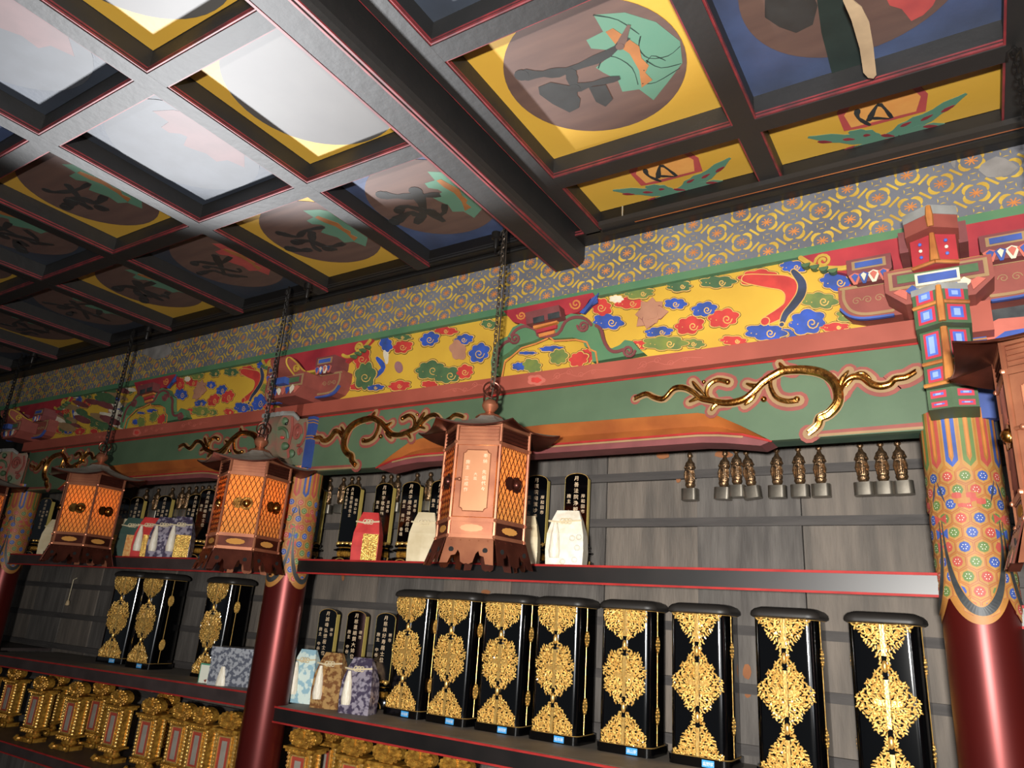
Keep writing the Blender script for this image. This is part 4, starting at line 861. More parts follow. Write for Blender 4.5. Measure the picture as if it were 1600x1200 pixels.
# ================================================================ SHELVES
def shelf(x0, x1, ztop, face, th, label, topmat='shelftop', facemat='bead', y0=2.07, y1=2.49, drop=0.0):
    """thin board with a deeper front fascia edged in red; drop = height difference of the left end"""
    c = Vector(((x0 + x1) / 2, 2.28, ztop)); r = empty('long_shelf', c, label=label, cat='shelf', group='long lacquered shelves', tilt=(0, math.atan2(-drop, x1 - x0) if drop else 0))
    h = (x1 - x0) / 2
    L = lambda a, b, y0_, y1_, z0, z1: MB().box(a, b, y0_ - c.y, y1_ - c.y, z0, z1)
    def P(mb, n, m): return mb.build(n, m, parent=r)
    P(L(-h, h, y0 + .012, y1, -.014, 0), 'shelf_board', topmat)
    P(L(-h, h, y0, y0 + .022, -th, -.0005), 'fascia', facemat)
    P(L(-h, h, y0 - .003, y0 + .001, -.006, .0006), 'red_edge', 'redline'); P(L(-h, h, y0 - .003, y0 + .001, -th - .001, -th + .005), 'red_edge', 'redline')
    return r
X0, X1 = CX[1] + .05, CX[0] - .05
US = .178; LS = -.368
shelf(X0, X1, US, None, .056, 'upper black shelf with red edges holding tablets and gift packets, between the near columns')
shelf(X0, X1, LS, None, .056, 'lower black shelf with red edges carrying the row of tall black and gold cabinets')
shelf(CX[2] + .05, CX[1] - .05, US - .006, None, .058, 'upper dark shelf of the farther bay behind the two left lanterns', 'shelfbrown', 'shelfbrown')
LSL = -.348
shelf(CX[2] + .05, CX[1] - .05, LSL, None, .056, 'lower dusty brown shelf of the farther bay above the leftmost gold stands', 'shelftop', 'shelfbrown', drop=.028)
shelf(CX[2] - 1.9, CX[2] - .05, LSL, None, .056, 'dim shelf end beyond the farthest column at the left edge', 'shelfbrown', 'shelfbrown')
shelf(CX[2] + .05, CX[1] - .05, -.745, None, .05, 'bottom shelf under the gold stands, lower left corner', 'shelfbrown', 'shelfbrown')
shelf(X0, X1, -.745, None, .05, 'bottom shelf under the gold stands below the cabinet row')
shelf(CX[0] + .06, 1.6, .11, None, .05, 'pale green edged shelf end right of the near column', 'bgpale', 'grw')
def lsl(x): return LSL + .028 * (x - (CX[2] + CX[1]) / 2) / (-BAY) * 1.0

# ================================================================ TALL CABINETS
def rrect(w, d, r, n=6):
    P = []
    for cx, cy, a0 in ((w / 2 - r, -d / 2 + r, -90), (w / 2 - r, d / 2 - r, 0), (-w / 2 + r, d / 2 - r, 90), (-w / 2 + r, -d / 2 + r, 180)): P += arc(cx, cy, r, a0, a0 + 90, n)
    return P
def filigree(mask, w, h, n, seed, y):
    """openwork gilt ornament: many small curled gilt leaves inside the outline mask(u, v) in -1..1"""
    rn = random.Random(seed); m = MB(); got = 0; tries = 0; pts = []
    while got < n and tries < n * 60:
        tries += 1; u, v = rn.uniform(0, 1), rn.uniform(-1, 1)
        if not mask(u, v): continue
        if any((u - a) ** 2 + ((v - b) * h / w) ** 2 < .0068 for a, b in pts): continue
        pts.append((u, v)); got += 1; ang = math.atan2(v * h, u * w) + rn.uniform(-.9, .9) + (PI / 2 if rn.random() < .35 else 0); L = rn.uniform(.009, .014); cu = rn.choice((-1, 1)) * rn.uniform(.3, 1.0)
        for s in (1, -1):
            P = []
            for k in range(4):
                t = k / 3 - .5; a = ang + cu * t * 2; P.append((s * (u * w + L * t * math.cos(ang) * 1.0 - .003 * cu * (4 * t * t) * math.sin(ang)), y - .0025 - rn.random() * .001, v * h + L * t * math.sin(ang) + .003 * cu * (4 * t * t) * math.cos(ang)))
            m.tube(P, [.0011, .0030, .0026, .0009], 5, 0, flat=.8, up=(0, -1, 0))
    return m
def backing(m, w, h, mask, y):
    N = 20
    for s in (1, -1):
        for i in range(N):
            for j in range(-N, N):
                u, v = (i + .5) / N, (j + .5) / N
                if not mask(u / .93, v / .93) or u < .07: continue
                if (math.sin(u * 23 + 1) * math.sin(v * 21 + .7)) > -.28 + .3 * (1 - (u * u + v * v) ** .5): continue
                q = [(i / N, j / N), ((i + 1) / N, j / N), ((i + 1) / N, (j + 1) / N), (i / N, (j + 1) / N)]
                m.add([(s * a * w, y - .0012, b * h) for a, b in q], [(0, 1, 2, 3) if s > 0 else (3, 2, 1, 0)])
oval = lambda u, v: u > .07 and (u * u + v * v) ** .5 < .97 + .05 * math.sin(9 * math.atan2(v, u))
diam = lambda u, v: u > .07 and abs(u) ** 1.15 + abs(v) ** 1.15 < 1.0 + .06 * math.sin(11 * math.atan2(v, u)) or (u > .07 and .78 < u < 1.0 and abs(v) < .2)
CH, CWd, CD = .455, .178, .145
def cabinet(kind, label, name_txt, blue=True):
    r = empty('shrine_cabinet', (0, 0, 0), label=label, cat='cabinet', group='tall black and gold shrine cabinets')
    w, d = CWd, CD
    m = MB(); m.prism(rrect(w + .012, d + .012, .026), lambda u, v, z: (u, v, z), 0, .026); m.build('plinth', 'lacq', parent=r, smooth=True)
    m = MB(); m.prism(rrect(w, d, .03), lambda u, v, z: (u, v, z), .026, .427); b = m.build('body', 'lacq', parent=r, smooth=True)
    m = MB(); prof = [(1.05, .427), (1.11, .431), (1.12, .436), (1.10, .444), (1.02, .452), (.86, .458)]; R = rrect(w, d, .034); k = len(R); vs = []; fs = []
    for s, z in prof: vs += [(p[0] + (s - 1) * .09 * (1 if p[0] > 0 else -1), p[1] + (s - 1) * .09 * (1 if p[1] > 0 else -1), z) for p in R]
    for i in range(len(prof) - 1):
        for j in range(k): fs.append((i * k + j, i * k + (j + 1) % k, (i + 1) * k + (j + 1) % k, (i + 1) * k + j))
    fs.append(tuple((len(prof) - 1) * k + j for j in range(k))); fs.append(tuple(range(k - 1, -1, -1))); m.add(vs, fs); m.build('domed_cap', 'lacqm', parent=r, smooth=True)
    yf = -d / 2
    # doors are the curved fronts: centre astragal and seam
    m = MB(); m.box(-.0065, .0065, yf - .005, yf + .001, .027, .425); cs = m.build('centre_strip', 'lacq', parent=r)
    for z0, z1 in ((.345, .425), (.165, .285), (.028, .105)): MB().box(-.0055, .0055, yf - .0062, yf - .0045, z0, z1).build('gilt_strip', 'gilt2', parent=cs)
    for z in (.318, .133): MB().ball((0, yf - .005, z), .0075, 10, 0, 2.1).build('oval_boss', 'gilt2', parent=cs, smooth=True)
    w2 = .074
    if kind == 'oval':
        o1 = filigree(oval, w2, .088, 150, 5, yf); backing(o1, w2, .088, oval, yf); o1.build('gilt_fitting', 'gilt', parent=r, smooth=True, origin=None).location = (0, 0, .226)
        tp = filigree(lambda u, v: u > .07 and v > -1 and v < .0 and (u * u + v * v) ** .5 < 1.0 + .04 * math.sin(9 * u), w2, .088, 90, 8, yf); backing(tp, w2, .088, lambda u, v: v < .02 and oval(u, v), yf); tp.build('gilt_fitting', 'gilt', parent=r, smooth=True).location = (0, 0, .425)
        lo = filigree(lambda u, v: u > .07 and 0 < v < 1 and (u * .82 + v ** 1.35) < .98, w2, .105, 100, 9, yf); backing(lo, w2, .105, lambda u, v: v > -.02 and (u * .82 + abs(v) ** 1.35) < .95, yf); lo.build('gilt_fitting', 'gilt', parent=r, smooth=True).location = (0, 0, .029)
    else:
        o1 = filigree(diam, w2 * 1.02, .10, 140, 15, yf); backing(o1, w2, .10, diam, yf); o1.build('gilt_fitting', 'gilt', parent=r, smooth=True).location = (0, 0, .226)
        tp = filigree(lambda u, v: u > .07 and -1 < v < 0 and u + abs(v) < 1.02 + .05 * math.sin(14 * u), w2, .11, 85, 18, yf); backing(tp, w2, .11, lambda u, v: v < .02 and u + abs(v) < 1, yf); tp.build('gilt_fitting', 'gilt', parent=r, smooth=True).location = (0, 0, .425)
        lo = filigree(lambda u, v: u > .07 and 0 < v < 1 and u + v < 1.02 + .05 * math.sin(14 * u), w2, .115, 90, 19, yf); backing(lo, w2, .115, lambda u, v: v > -.02 and u + v < 1, yf); lo.build('gilt_fitting', 'gilt', parent=r, smooth=True).location = (0, 0, .029)
    m = MB()
    for s in (-1, 1):
        m.wall([(s * .008, .233), (s * .030, .236), (s * .034, .226), (s * .030, .222), (s * .008, .219)], yf - .0004, .004)
    m.build('latch', 'gilt2', parent=r)
    # gilt line under the cap, hinge lines and round hinge plates on both sides
    m = MB(); m.tube([(p[0] * 1.004, p[1] * 1.004, .4265) for p in rrect(w, d, .03)], .0013, 5, closed=True); m.build('gilt_line', 'gilt2', parent=r); m = MB(); m.tube([(p[0] * 1.02, p[1] * 1.02, .0268) for p in rrect(w, d, .03)], .0009, 5, closed=True); m.build('gilt_line', 'gilt2', parent=r)
    for s in (-1, 1):
        m = MB(); m.tube([(s * w / 2, -.02, .03), (s * w / 2, -.02, .425)], .0017, 6); h = m.build('hinge_rod', 'gilt2', parent=r)
        for z in (.325, .115):
            m = MB(); vs = [(s * (w / 2 + .002), -.02, z)]; n = 20
            vs = [(s * (w / 2 + .0022), -.02 + .017 * (1 + .07 * (i % 2)) * math.cos(2 * PI * i / n), z + .026 * (1 + .07 * (i % 2)) * math.sin(2 * PI * i / n)) for i in range(n)]
            m.add([(s * (w / 2 + .0026), -.02, z)] + vs, [(0, 1 + i, 1 + (i + 1) % n) for i in range(n)])
            for i in range(10): a = i * PI / 5; m.ball((s * (w / 2 + .002), -.02 + .012 * math.cos(a), z + .018 * math.sin(a)), .003, 6)
            m.build('hinge_plate', 'gilt', parent=r, smooth=True)
    if blue:
        m = MB().box(.012, .048, yf - .0075, yf - .0062, .0035, .0225); lb = m.build('blue_label', 'lblue', parent=r)
        text_mesh('lettering', [(t, 0, 1) for t in name_txt], 'kwhite', lb, .0195, .0085, .0118, .012, .0108, yf - .0079)
    return r
fx = [616.6, 681, 755, 837.5, 940, 1047.5, 1178, 1325]
YB = 2.29
names = ['中谷家', '中谷家', '東岡家', '坂本家', '高山家', '畠野家', '山本家', '松本家']
cols_ = [('oval', 0), ('oval', 0), ('oval', 0), ('oval', 0), ('oval', 0), ('diam', 0), ('diam', 0), ('diam', 0)]
labs = ['leftmost of the eight tall black cabinets, just right of the three small tablets', 'second tall black cabinet from the left in the row of eight', 'third tall black cabinet from the left, its gilt tinged orange', 'fourth tall black cabinet from the left, below the left half of the bare planks',
        'fifth tall black cabinet, standing apart with an oval gilt medallion', 'sixth tall black cabinet, first with a lozenge-shaped gilt medallion', 'seventh tall black cabinet, second from the right', 'rightmost tall black cabinet, next to the near painted column']
CABS = []
for i, px in enumerate(fx):
    c = cabinet(cols_[i][0], labs[i], names[i]) if True else None
    xl = onY(px, 955, YB).x; c.location = (xl + CWd / 2 - .004, YB + CD / 2, LS); c.rotation_euler = (0, 0, math.radians([-3, -1, 2, 0, 1, 0, -3, -3][i]))
    CABS.append(c)
for px, zy, nm, lb in ((181, 900, '小川家', 'leftmost cabinet of the far trio, tall black with dim gilt, left bay'), (224, 908, '中野家', 'middle cabinet of the far trio, bright round hinge plates on its side'), (324, 908, '西田家', 'cabinet behind the silver brocade box, left of the middle column')):
    c = cabinet('oval', lb, nm); xl = onY(px, zy, 2.27).x; zs = lsl(xl); c.location = (xl + CWd / 2, 2.27 + CD / 2, zs); c.rotation_euler = (0, 0, math.radians({181: 12, 224: 4, 324: 2}[px])); CABS.append(c)

# ================================================================ MEMORIAL TABLETS
def tablet(loc, label, cols, rz=0.0, s=1.0, group='black memorial tablets on the upper shelf of the near bay'):
    r = empty('memorial_tablet', loc, rz, label=label, cat='tablet', group=group); r.scale = (s, s, s)
    w, t = .088, .03; z0, z1 = .105, .362
    P = [(-w / 2, z0), (w / 2, z0), (w / 2, z1 - .022)] + [(w / 2 * math.cos(a), z1 - .022 + .022 * math.sin(a)) for a in [PI * i / 12 for i in range(1, 12)]] + [(-w / 2, z1 - .022)]
    sl = MB().prism(P, lambda u, v, q: (u, q, v), t / 2, -t / 2, 0).build('slab', ['lacq'], parent=r)
    for a_, b_ in ((w / 2 - .0005, w / 2 + .0012), (-w / 2 - .0012, -w / 2 + .0005)): MB().box(a_, b_, -t / 2 + .001, t / 2 - .004, z0, z1 - .02).build('gilt_side', 'gedge', parent=sl)
    m = MB(); q = [(p[0] * 1.01, -t / 2 - .0004, p[1] + .0006) for p in P[2:]]; m.tube(q, .0013, 5); m.build('gilt_rim', 'gilt2', parent=sl)
    text_mesh('lettering', cols, 'kgold', sl, .0275, z1 - .026, .0195, .0232, -.0275, -t / 2 - .0008)
    m = MB()
    for k in range(4): m.ball((-.034 + .0227 * k, -t / 2 - .006, .098), .0105, 8, 0, .9)
    m.box(-.042, .042, -.016, .014, .088, .105); m.build('lotus_petals', 'gilt2', parent=r, smooth=True)
    m = MB(); m.lathe([(.052, .082), (.058, .088), (.056, .094), (.046, .098)], (0, 0, 0), 20, 0, 1.0, .55); m.lathe([(.03, .060), (.062, .066), (.066, .071), (.055, .076), (.03, .080)], (0, 0, 0), 20, 0, 1.0, .6); m.build('black_tier', 'lacq', parent=r, smooth=True)
    m = MB(); m.box(-.034, .034, -.022, .022, .044, .062).box(-.03, .03, -.02, .02, .076, .084)
    for k in range(5): m.ball((-.028 + .014 * k, -.023, .053), .0065, 6)
    m.build('gilt_tier', 'oldgold', parent=r, smooth=True)
    m = MB(); m.lathe([(.060, 0), (.068, .006), (.072, .022), (.066, .038), (.045, .044)], (0, 0, 0), 22, 0, 1.0, .6); bs = m.build('round_base', 'lacq', parent=r, smooth=True)
    m = MB(); m.tube([(.034 * math.cos(a), -.042, .004 + .028 * math.sin(a)) for a in [PI * i / 10 for i in range(11)]], .0022, 5); m.tube([(.058, -.03, .002), (.062, -.022, .04)], .003, 5); m.build('gilt_arch', 'gilt2', parent=bs)
    return r
def tcols(a, b, c, off=(.065, 0, .065)): return [(a, off[0], .82), (b, off[1], 1.0), (c, off[2], .85)]
TT = [(511, 'black tablet at the left end of the upper shelf, touching the middle column', tcols('和泉市', '月慈真院貞徳浄照信士位', '施主')),
      (568, 'second black tablet from the left, crowded with two names, behind the red packet', [('和歌山市', .05, .8), ('月真雲眼岳信士', 0, .85), ('月空久居信女', .0, .7)]),
      (618, 'black tablet between the red packet and the cream packet', tcols('貝塚市', '月釧学敬禁禅定門位', '施主　南川　智')),
      (660, 'black tablet behind the cream packet', tcols('貝塚市', '月貞学陽念禅定尼位', '施主　南川　春雄')),
      (706, 'black tablet mostly hidden behind the left of the big copper lantern', tcols('貝塚市', '月清心院妙光信女位', '施主　山元')),
      (857, 'black tablet just right of the big copper lantern', tcols('岸和田市', '月璞院梅薫妙春大姉位', '施主　山元')),
      (920, 'rightmost black tablet on the upper shelf, behind the white packet', tcols('岸和田市', '月善法院浄観慎海居士', '施主　山元'))]
for px, lb, cc in TT:
    p = onY(px, 748, 2.40); tablet((p.x - .045, 2.40, US), lb, cc, math.radians(9))
for px, lb, cc in ((527, 'black tablet behind the pale and gold packets on the lower shelf, leftmost', tcols('堺市', '月誠峰弘徳居士位', '施主　中谷智恵子')), (573, 'black tablet between the gold and purple packets on the lower shelf', tcols('堺市', '月慈蓮順鏡大姉位', '施主　中谷好一')), (620, 'black tablet partly covered by the leftmost cabinet of the row', tcols('堺市', '月慈瑛好寿居士位', '施主　中谷育弘'))):
    p = onY(px, 975, 2.40); tablet((p.x - .05, 2.40, LS), lb, cc, math.radians(12), group='black memorial tablets on the lower shelf')
for px, lb in ((66, 'leftmost dim tablet left of the far lantern'), (83, 'dim tablet just left of the far lantern'), (205, 'dim tablet just right of the far lantern'), (226, 'dim tablet above the teal packet'), (269, 'tablet with a bright gold edge between the red and purple packets, left bay'), (317, 'tablet just left of the second lantern'), (336, 'tablet half hidden behind the second lantern')):
    ty = 2.30 if px in (336, 83) else 2.40; p = onY(px, 775, ty); tablet((p.x - .04, ty, US - .006), lb, tcols('堺市', '月光院清峰信士位', '施主'), math.radians(18), group='black memorial tablets on the upper shelf of the farther bay')

# ================================================================ GIFT PACKETS (folded cloth bags)
def packet(loc, label, matl, w=.10, d=.06, h=.19, rz=0.0, front=None, tass=False, band=None, group=None, side=None):
    r = empty('folded_packet', loc, rz, label=label, cat='packet', group=group or 'folded brocade gift packets')
    lv = [(1.0, 1.0, 0), (1.05, 1.05, .30), (1.0, .95, .58), (.82, .55, .82), (.62, .14, 1.0)]
    vs = []; fs = []; 
    for sx, sy, z in lv: vs += [(-w / 2 * sx, -d / 2 * sy, z * h), (0, -d / 2 * sy * 1.06, z * h), (w / 2 * sx, -d / 2 * sy, z * h), (w / 2 * sx, d / 2 * sy, z * h), (-w / 2 * sx, d / 2 * sy, z * h)]
    k = 5
    for i in range(len(lv) - 1):
        for j in range(k): fs.append((i * k + j, i * k + (j + 1) % k, (i + 1) * k + (j + 1) % k, (i + 1) * k + j))
    fs += [tuple(range(k - 1, -1, -1)), tuple((len(lv) - 1) * k + j for j in range(k))]
    m = MB(); m.add(vs, fs); m.build('bag', matl, parent=r)
    m = MB(); m.tube([(-w * .5, -d * .28, h * .80), (-w * .2, -d * .36, h * .78), (w * .1, -d * .36, h * .80), (w * .42, -d * .27, h * .82)], .0035, 6)
    for s in (-1, 0, 1): m.tube([(s * .012 + a, -d * .40, h * .80 + b) for a, b in arc(0, 0, .009, 0, 330, 9)], .0022, 5)
    m.build('knotted_cord', 'bgcream', parent=r, smooth=True)
    if front: MB().box(-w * .10, w * .50, -d / 2 * 1.17, -d / 2 * 1.0, .004, h * .56).build('gold_front', front, parent=r)
    if tass:
        m = MB(); m.lathe([(.017, 0), (.020, h * .1), (.014, h * .4), (.006, h * .6)], (-w * .26, -d * .56, h * .16), 12); m.build('tassel', 'tassel', parent=r, smooth=True)
    if matl == 'bgwhite':
        m = MB()
        for cx, cz in ((w * .30, h * .14), (w * .36, h * .34), (w * .22, h * .50), (-w * .02, h * .10), (w * .40, h * .52)):
            for a in range(12):
                t0 = 2 * PI * a / 12; m.wall([(cx + .005 * math.cos(t0), cz + .005 * math.sin(t0)), (cx + .010 * math.cos(t0 - .12), cz + .010 * math.sin(t0 - .12)), (cx + .010 * math.cos(t0 + .12), cz + .010 * math.sin(t0 + .12))], -d / 2 * 1.125, .0008)
        m.build('rosette_print', 'insetg', parent=r, kind='stuff')
    return r
def pk(px, py, y, zs, *a, **k):
    p = onY(px, py, y); return packet((p.x, y, zs), *a, **k)
pk(574, 850, 2.22, US, 'red folded packet with glittering gold front on the upper shelf', 'bgred', .105, .07, .205, math.radians(28), front='bgfoil')
pk(662, 850, 2.22, US, 'cream folded packet leaning beside the left foot of the big lantern', 'bgcream', .105, .07, .20, math.radians(24))
pk(742, 880, 2.2, US, 'white folded packet hidden below the big copper lantern', 'bgwhite', .10, .06, .075, math.radians(10))
pk(822, 850, 2.22, US, 'cream packet peeking out right of the big copper lantern', 'bgcream', .09, .06, .18, math.radians(20))
pk(886, 850, 2.22, US, 'bright white folded packet with tassel in front of the rightmost tablet', 'bgwhite', .125, .075, .195, math.radians(14), tass=True)
pk(477, 1062, 2.24, LS, 'pale blue and white packet with tassel next to the middle column, lower shelf', 'bgpale', .105, .07, .20, math.radians(18), tass=True)
pk(517, 1068, 2.22, LS, 'gold cloth packet with tassel, middle of three on the lower shelf', 'bggold', .115, .075, .20, math.radians(18), tass=True)
pk(563, 1072, 2.21, LS, 'purple brocade packet with white tassels left of the cabinet row', 'bgdark', .12, .075, .195, math.radians(18), tass=True)
UL = US - .006
for px, mt, fr, ta, lb in ((83, 'bgcream', None, False, 'dim cream packet left of the far lantern'), (182, 'bgcream', 'bgfoil', True, 'brown grey packet just right of the far lantern'), (204, 'bgteal', 'bgorange', False, 'dark teal packet with orange front on the far upper shelf'), (230, 'bgred', 'bgfoil', True, 'bright red packet with gold front and tassel, far upper shelf'), (254, 'bgdark', None, True, 'grey purple packet between the red packet and the pale gold one'), (281, 'bgdark', 'bgfoil', True, 'purple packet with large pale gold front, right end of the far row')):
    pk(px, 848, 2.18, UL, lb, mt, .115, .07, .205, math.radians(40), front=fr, tass=ta)
# silver brocade box and card
p = onY(352, 1040, 2.16); zs = lsl(p.x)
r = empty('brocade_box', (p.x + .045, 2.17, zs), math.radians(24), label='silver brocade box with white tassel left of the middle column', cat='box')
MB().box(-.082, .100, -.05, .05, 0, .165).build('box_body', 'bgsilver', parent=r); MB().box(-.085, .103, -.053, .053, .135, .170).build('lid', 'bgsilver', parent=r)
m = MB(); m.lathe([(.022, 0), (.018, .04), (.008, .085)], (-.02, -.054, .01), 12, 0, 1, .4); m.build('tassel', 'tassel', parent=r, smooth=True)
p2 = onY(322, 1058, 2.13); r = empty('small_card', (p2.x, 2.125, lsl(p2.x)), math.radians(8), label='small white card with green border leaning on the silver box', cat='card')
MB().box(-.034, .034, -.003, .0, .0, .095).build('green_border', 'cardg', parent=r); MB().box(-.029, .029, -.004, -.003, .006, .089).build('card_face', 'cardw', parent=r); m = MB(); m.wall([(.0, .03), (.016, .035), (.01, .02)], -.0041, .0004); m.build('red_mark', 'pinkred', parent=r)

# ================================================================ BRONZE FIGURINES
def figurine(loc, label, group, tilt=0.0, s=1.0):
    r = empty('bronze_figurine', loc, label=label, cat='figurine', group=group, tilt=(0, math.radians(tilt))); r.scale = (s, s, s)
    MB().prism(rrect(.058, .044, .014, 4), lambda u, v, w: (u, v, w), 0, .040).build('drum_base', 'pewter', parent=r, smooth=True)
    m = MB(); m.lathe([(.010, .041), (.014, .046), (.018, .054), (.017, .060), (.011, .063)], (0, 0, 0), 12); m.build('lotus_seat', 'bronze', parent=r, smooth=True)
    m = MB(); m.lathe([(.0155, .060), (.0178, .068), (.0160, .09), (.0158, .112), (.0172, .124), (.0158, .133), (.0085, .141), (.0050, .152)], (0, 0, 0), 14, 0, 1, .7)
    for a in (-60, -35, -10, 12, 34, 58):
        t = math.radians(a - 90); m.tube([(.0145 * math.cos(t), .011 * math.sin(t), .126), (.0135 * math.cos(t + .1), .0105 * math.sin(t + .1), .10), (.0175 * math.cos(t), .0135 * math.sin(t), .066)], .0014, 4)
    for s2 in (-1, 1): m.tube([(s2 * .0115, 0, .133), (s2 * .0175, -.003, .115), (s2 * .010, -.013, .106), (0, -.0145, .108)], [.003, .004, .0035, .003], 6); m.tube([(s2 * .013, -.009, .108), (s2 * .0165, -.006, .088), (s2 * .015, -.003, .068)], [.003, .0045, .0015], 5)
    m.build('robed_body', 'bronze', parent=r, smooth=True)
    m = MB(); m.ball((0, -.001, .161), .0090, 12, 0, 1.3); m.tube([(0, -.008, .163), (0, -.0098, .158)], [.001, .0016], 5)
    for s2 in (-1, 1): m.ball((s2 * .0078, 0, .159), .0022, 6, 0, 1.8); m.ball((s2 * .003, -.0076, .162), .0011, 6)
    m.build('head', 'bronze', parent=r, smooth=True)
    return r
FIG = [(1077, 0, 'leftmost bronze figurine of the right-hand wall row, standing alone'), (1128, 4, 'left figurine of the crowded trio, leaning right'), (1151, 0, 'middle figurine of the crowded trio'), (1176, -7, 'right figurine of the crowded trio, leaning left'), (1214, 1, 'first of the three evenly spaced figurines on the planks'), (1250, 0, 'second of the three evenly spaced figurines'), (1283, 0, 'third of the three evenly spaced figurines'), (1351, -1, 'left figurine of the trio nearest the near column'), (1382, 0, 'middle figurine of the trio nearest the near column'), (1413, -2, 'figurine closest to the near painted column')]
f0 = None
for px, tl, lb in FIG:
    p = onY(px, 772, 2.45); loc = (p.x, 2.46, .440 if px not in (1151,) else .446)
    if f0 is None: f0 = figurine(loc, lb, 'bronze figurines on the bare planks', tl)
    else: c = copy_tree(f0, loc=loc, label=lb); c.rotation_euler = (0, math.radians(tl), 0)
lf = [(519, 'far left figurine above the tablets, beside the middle column'), (540, 'figurine between the first two tablets'), (553, 'figurine just left of the second tablet top'), (563, 'figurine just above the second tablet'), (602, 'figurine above the red packet'), (614, 'figurine of the close pair, left'), (625, 'figurine of the close pair, right'), (655, 'figurine above the tablet behind the cream packet'), (676, 'dark figurine left of the big lantern'), (695, 'figurine nearest the left side of the big lantern')]
for px, lb in lf:
    p = onY(px, 745, 2.45); c = copy_tree(f0, loc=(p.x - .02, 2.46, .425), label='dull bronze ' + lb, group='bronze figurines behind the tablets'); c.rotation_euler = (0, 0, math.radians(20))
for i, px in enumerate((222, 240, 262, 278, 288, 299, 309, 319, 329)):
    p = onY(px, 790 - i * .5, 2.45); c = copy_tree(f0, loc=(p.x, 2.46, .425), label=('dim bronze figurine on the far wall, ' + ['leftmost of nine', 'second of nine', 'above the tall gold-edged tablet', 'fourth of nine', 'middle of nine', 'sixth of nine', 'seventh of nine', 'eighth of nine', 'nearest the second lantern'][i]), group='bronze figurines on the far wall'); c.rotation_euler = (0, 0, math.radians(35))
for px, lb in ((990, 'first'), (1062, 'second'), (1128, 'third'), (883, 'fourth')):      # bases of an upper row that the beam hides
    p = onY(px, 692, 2.45); c = copy_tree(f0, loc=(p.x, 2.46, .632), label='hidden upper-row figurine, only its base showing under the beam, ' + {'first': 'second from left', 'second': 'second from right', 'third': 'rightmost', 'fourth': 'leftmost'}[lb], group='figurines of the hidden upper row')

# ================================================================ GOLD STANDS under the lower shelf
def stand(label='', grp='gilded ornamental stands'):
    r = empty('gilt_stand', (0, 0, 0), label=label, cat='stand', group=grp)
    m = MB(); m.box(-.048, .048, -.036, .036, .0, .022); 
    for s in (-1, 1): m.tube([(s * .048, -.036, .0), (s * .062, -.044, .012), (s * .050, -.038, .03)], .007, 6); m.ball((s * .04, -.04, .014), .011, 6)
    m.lathe([(.03, .022), (.036, .032), (.028, .05), (.044, .060), (.050, .066)], (0, 0, 0), 12, 0, 1.1, .8)
    for k in range(5): m.ball((-.036 + .018 * k, -.034, .057), .009, 6)
    m.build('scrolled_foot', 'oldgold', parent=r, smooth=True)
    b = MB().box(-.042, .042, -.028, .028, .075, .255).build('body', 'oldgold', parent=r)
    m = MB().box(-.026, .026, -.031, -.028, .088, .243); m.build('red_inset', 'inset', parent=b)
    MB().box(-.012, .012, -.0325, -.031, .10, .225).build('grey_plate', 'insetg', parent=b)
    m = MB()
    for zz, ww in ((.088, .030), (.243, .030)): m.box(-ww, ww, -.034, -.030, zz - .003, zz + .003)
    for s in (-1, 1): m.box(s * .029 - .003, s * .029 + .003, -.034, -.030, .088, .243)
    m.build('gilt_frame', 'gilt2', parent=b)
    m = MB()
    for s in (-1, 1):
        for yy, rr in ((-.026, .0068), (.016, .006)):
            m = MB(); m.tube([(s * .044, yy, .08), (s * .044, yy, .252)], .003, 5)
            for k in range(11): m.ball((s * .044, yy, .085 + k * .0163), rr, 6)
            m.build('beaded_post', 'gilt2', parent=r, smooth=True)
    m = MB().box(-.052, .052, -.036, .034, .066, .075)
    for k in range(8): m.ball((-.045 + k * .0128, -.036, .068), .0055, 6)
    m.build('lower_slab', 'oldgold', parent=r, smooth=True)
    m = MB(); m.box(-.052, .052, -.038, .036, .255, .267).box(-.058, .058, -.042, .040, .266, .276)
    for k in range(8): m.ball((-.045 + k * .0128, -.040, .262), .004, 6)
    m.build('cornice', 'oldgold', parent=r, smooth=True)
    m = MB(); m.prism([(.050 * math.cos(a), .312 + .036 * math.sin(a)) for a in [2 * PI * i / 20 for i in range(20)]], lambda u, v, w: (u, w, v), .012, -.030)
    rn = random.Random(3)
    for k in range(34):
        a = rn.uniform(0, 2 * PI); q = rn.uniform(.3, .98); m.ball((.048 * q * math.cos(a), -.031, .312 + .034 * q * math.sin(a)), rn.uniform(.003, .0062), 6)
    for k in range(16): a = 2 * PI * k / 16; m.ball((.050 * math.cos(a), -.024, .312 + .036 * math.sin(a)), .0066, 6)
    cr = m.build('carved_crest', 'oldgold', parent=r, smooth=True)
    MB().prism([(.012 * math.cos(a), .325 + .018 * math.sin(a)) for a in [2 * PI * i / 12 for i in range(12)]], lambda u, v, w: (u, w, v), -.030, -.037).build('oval_boss', 'oldgold', parent=cr)
    return r
sd = stand(); first = True
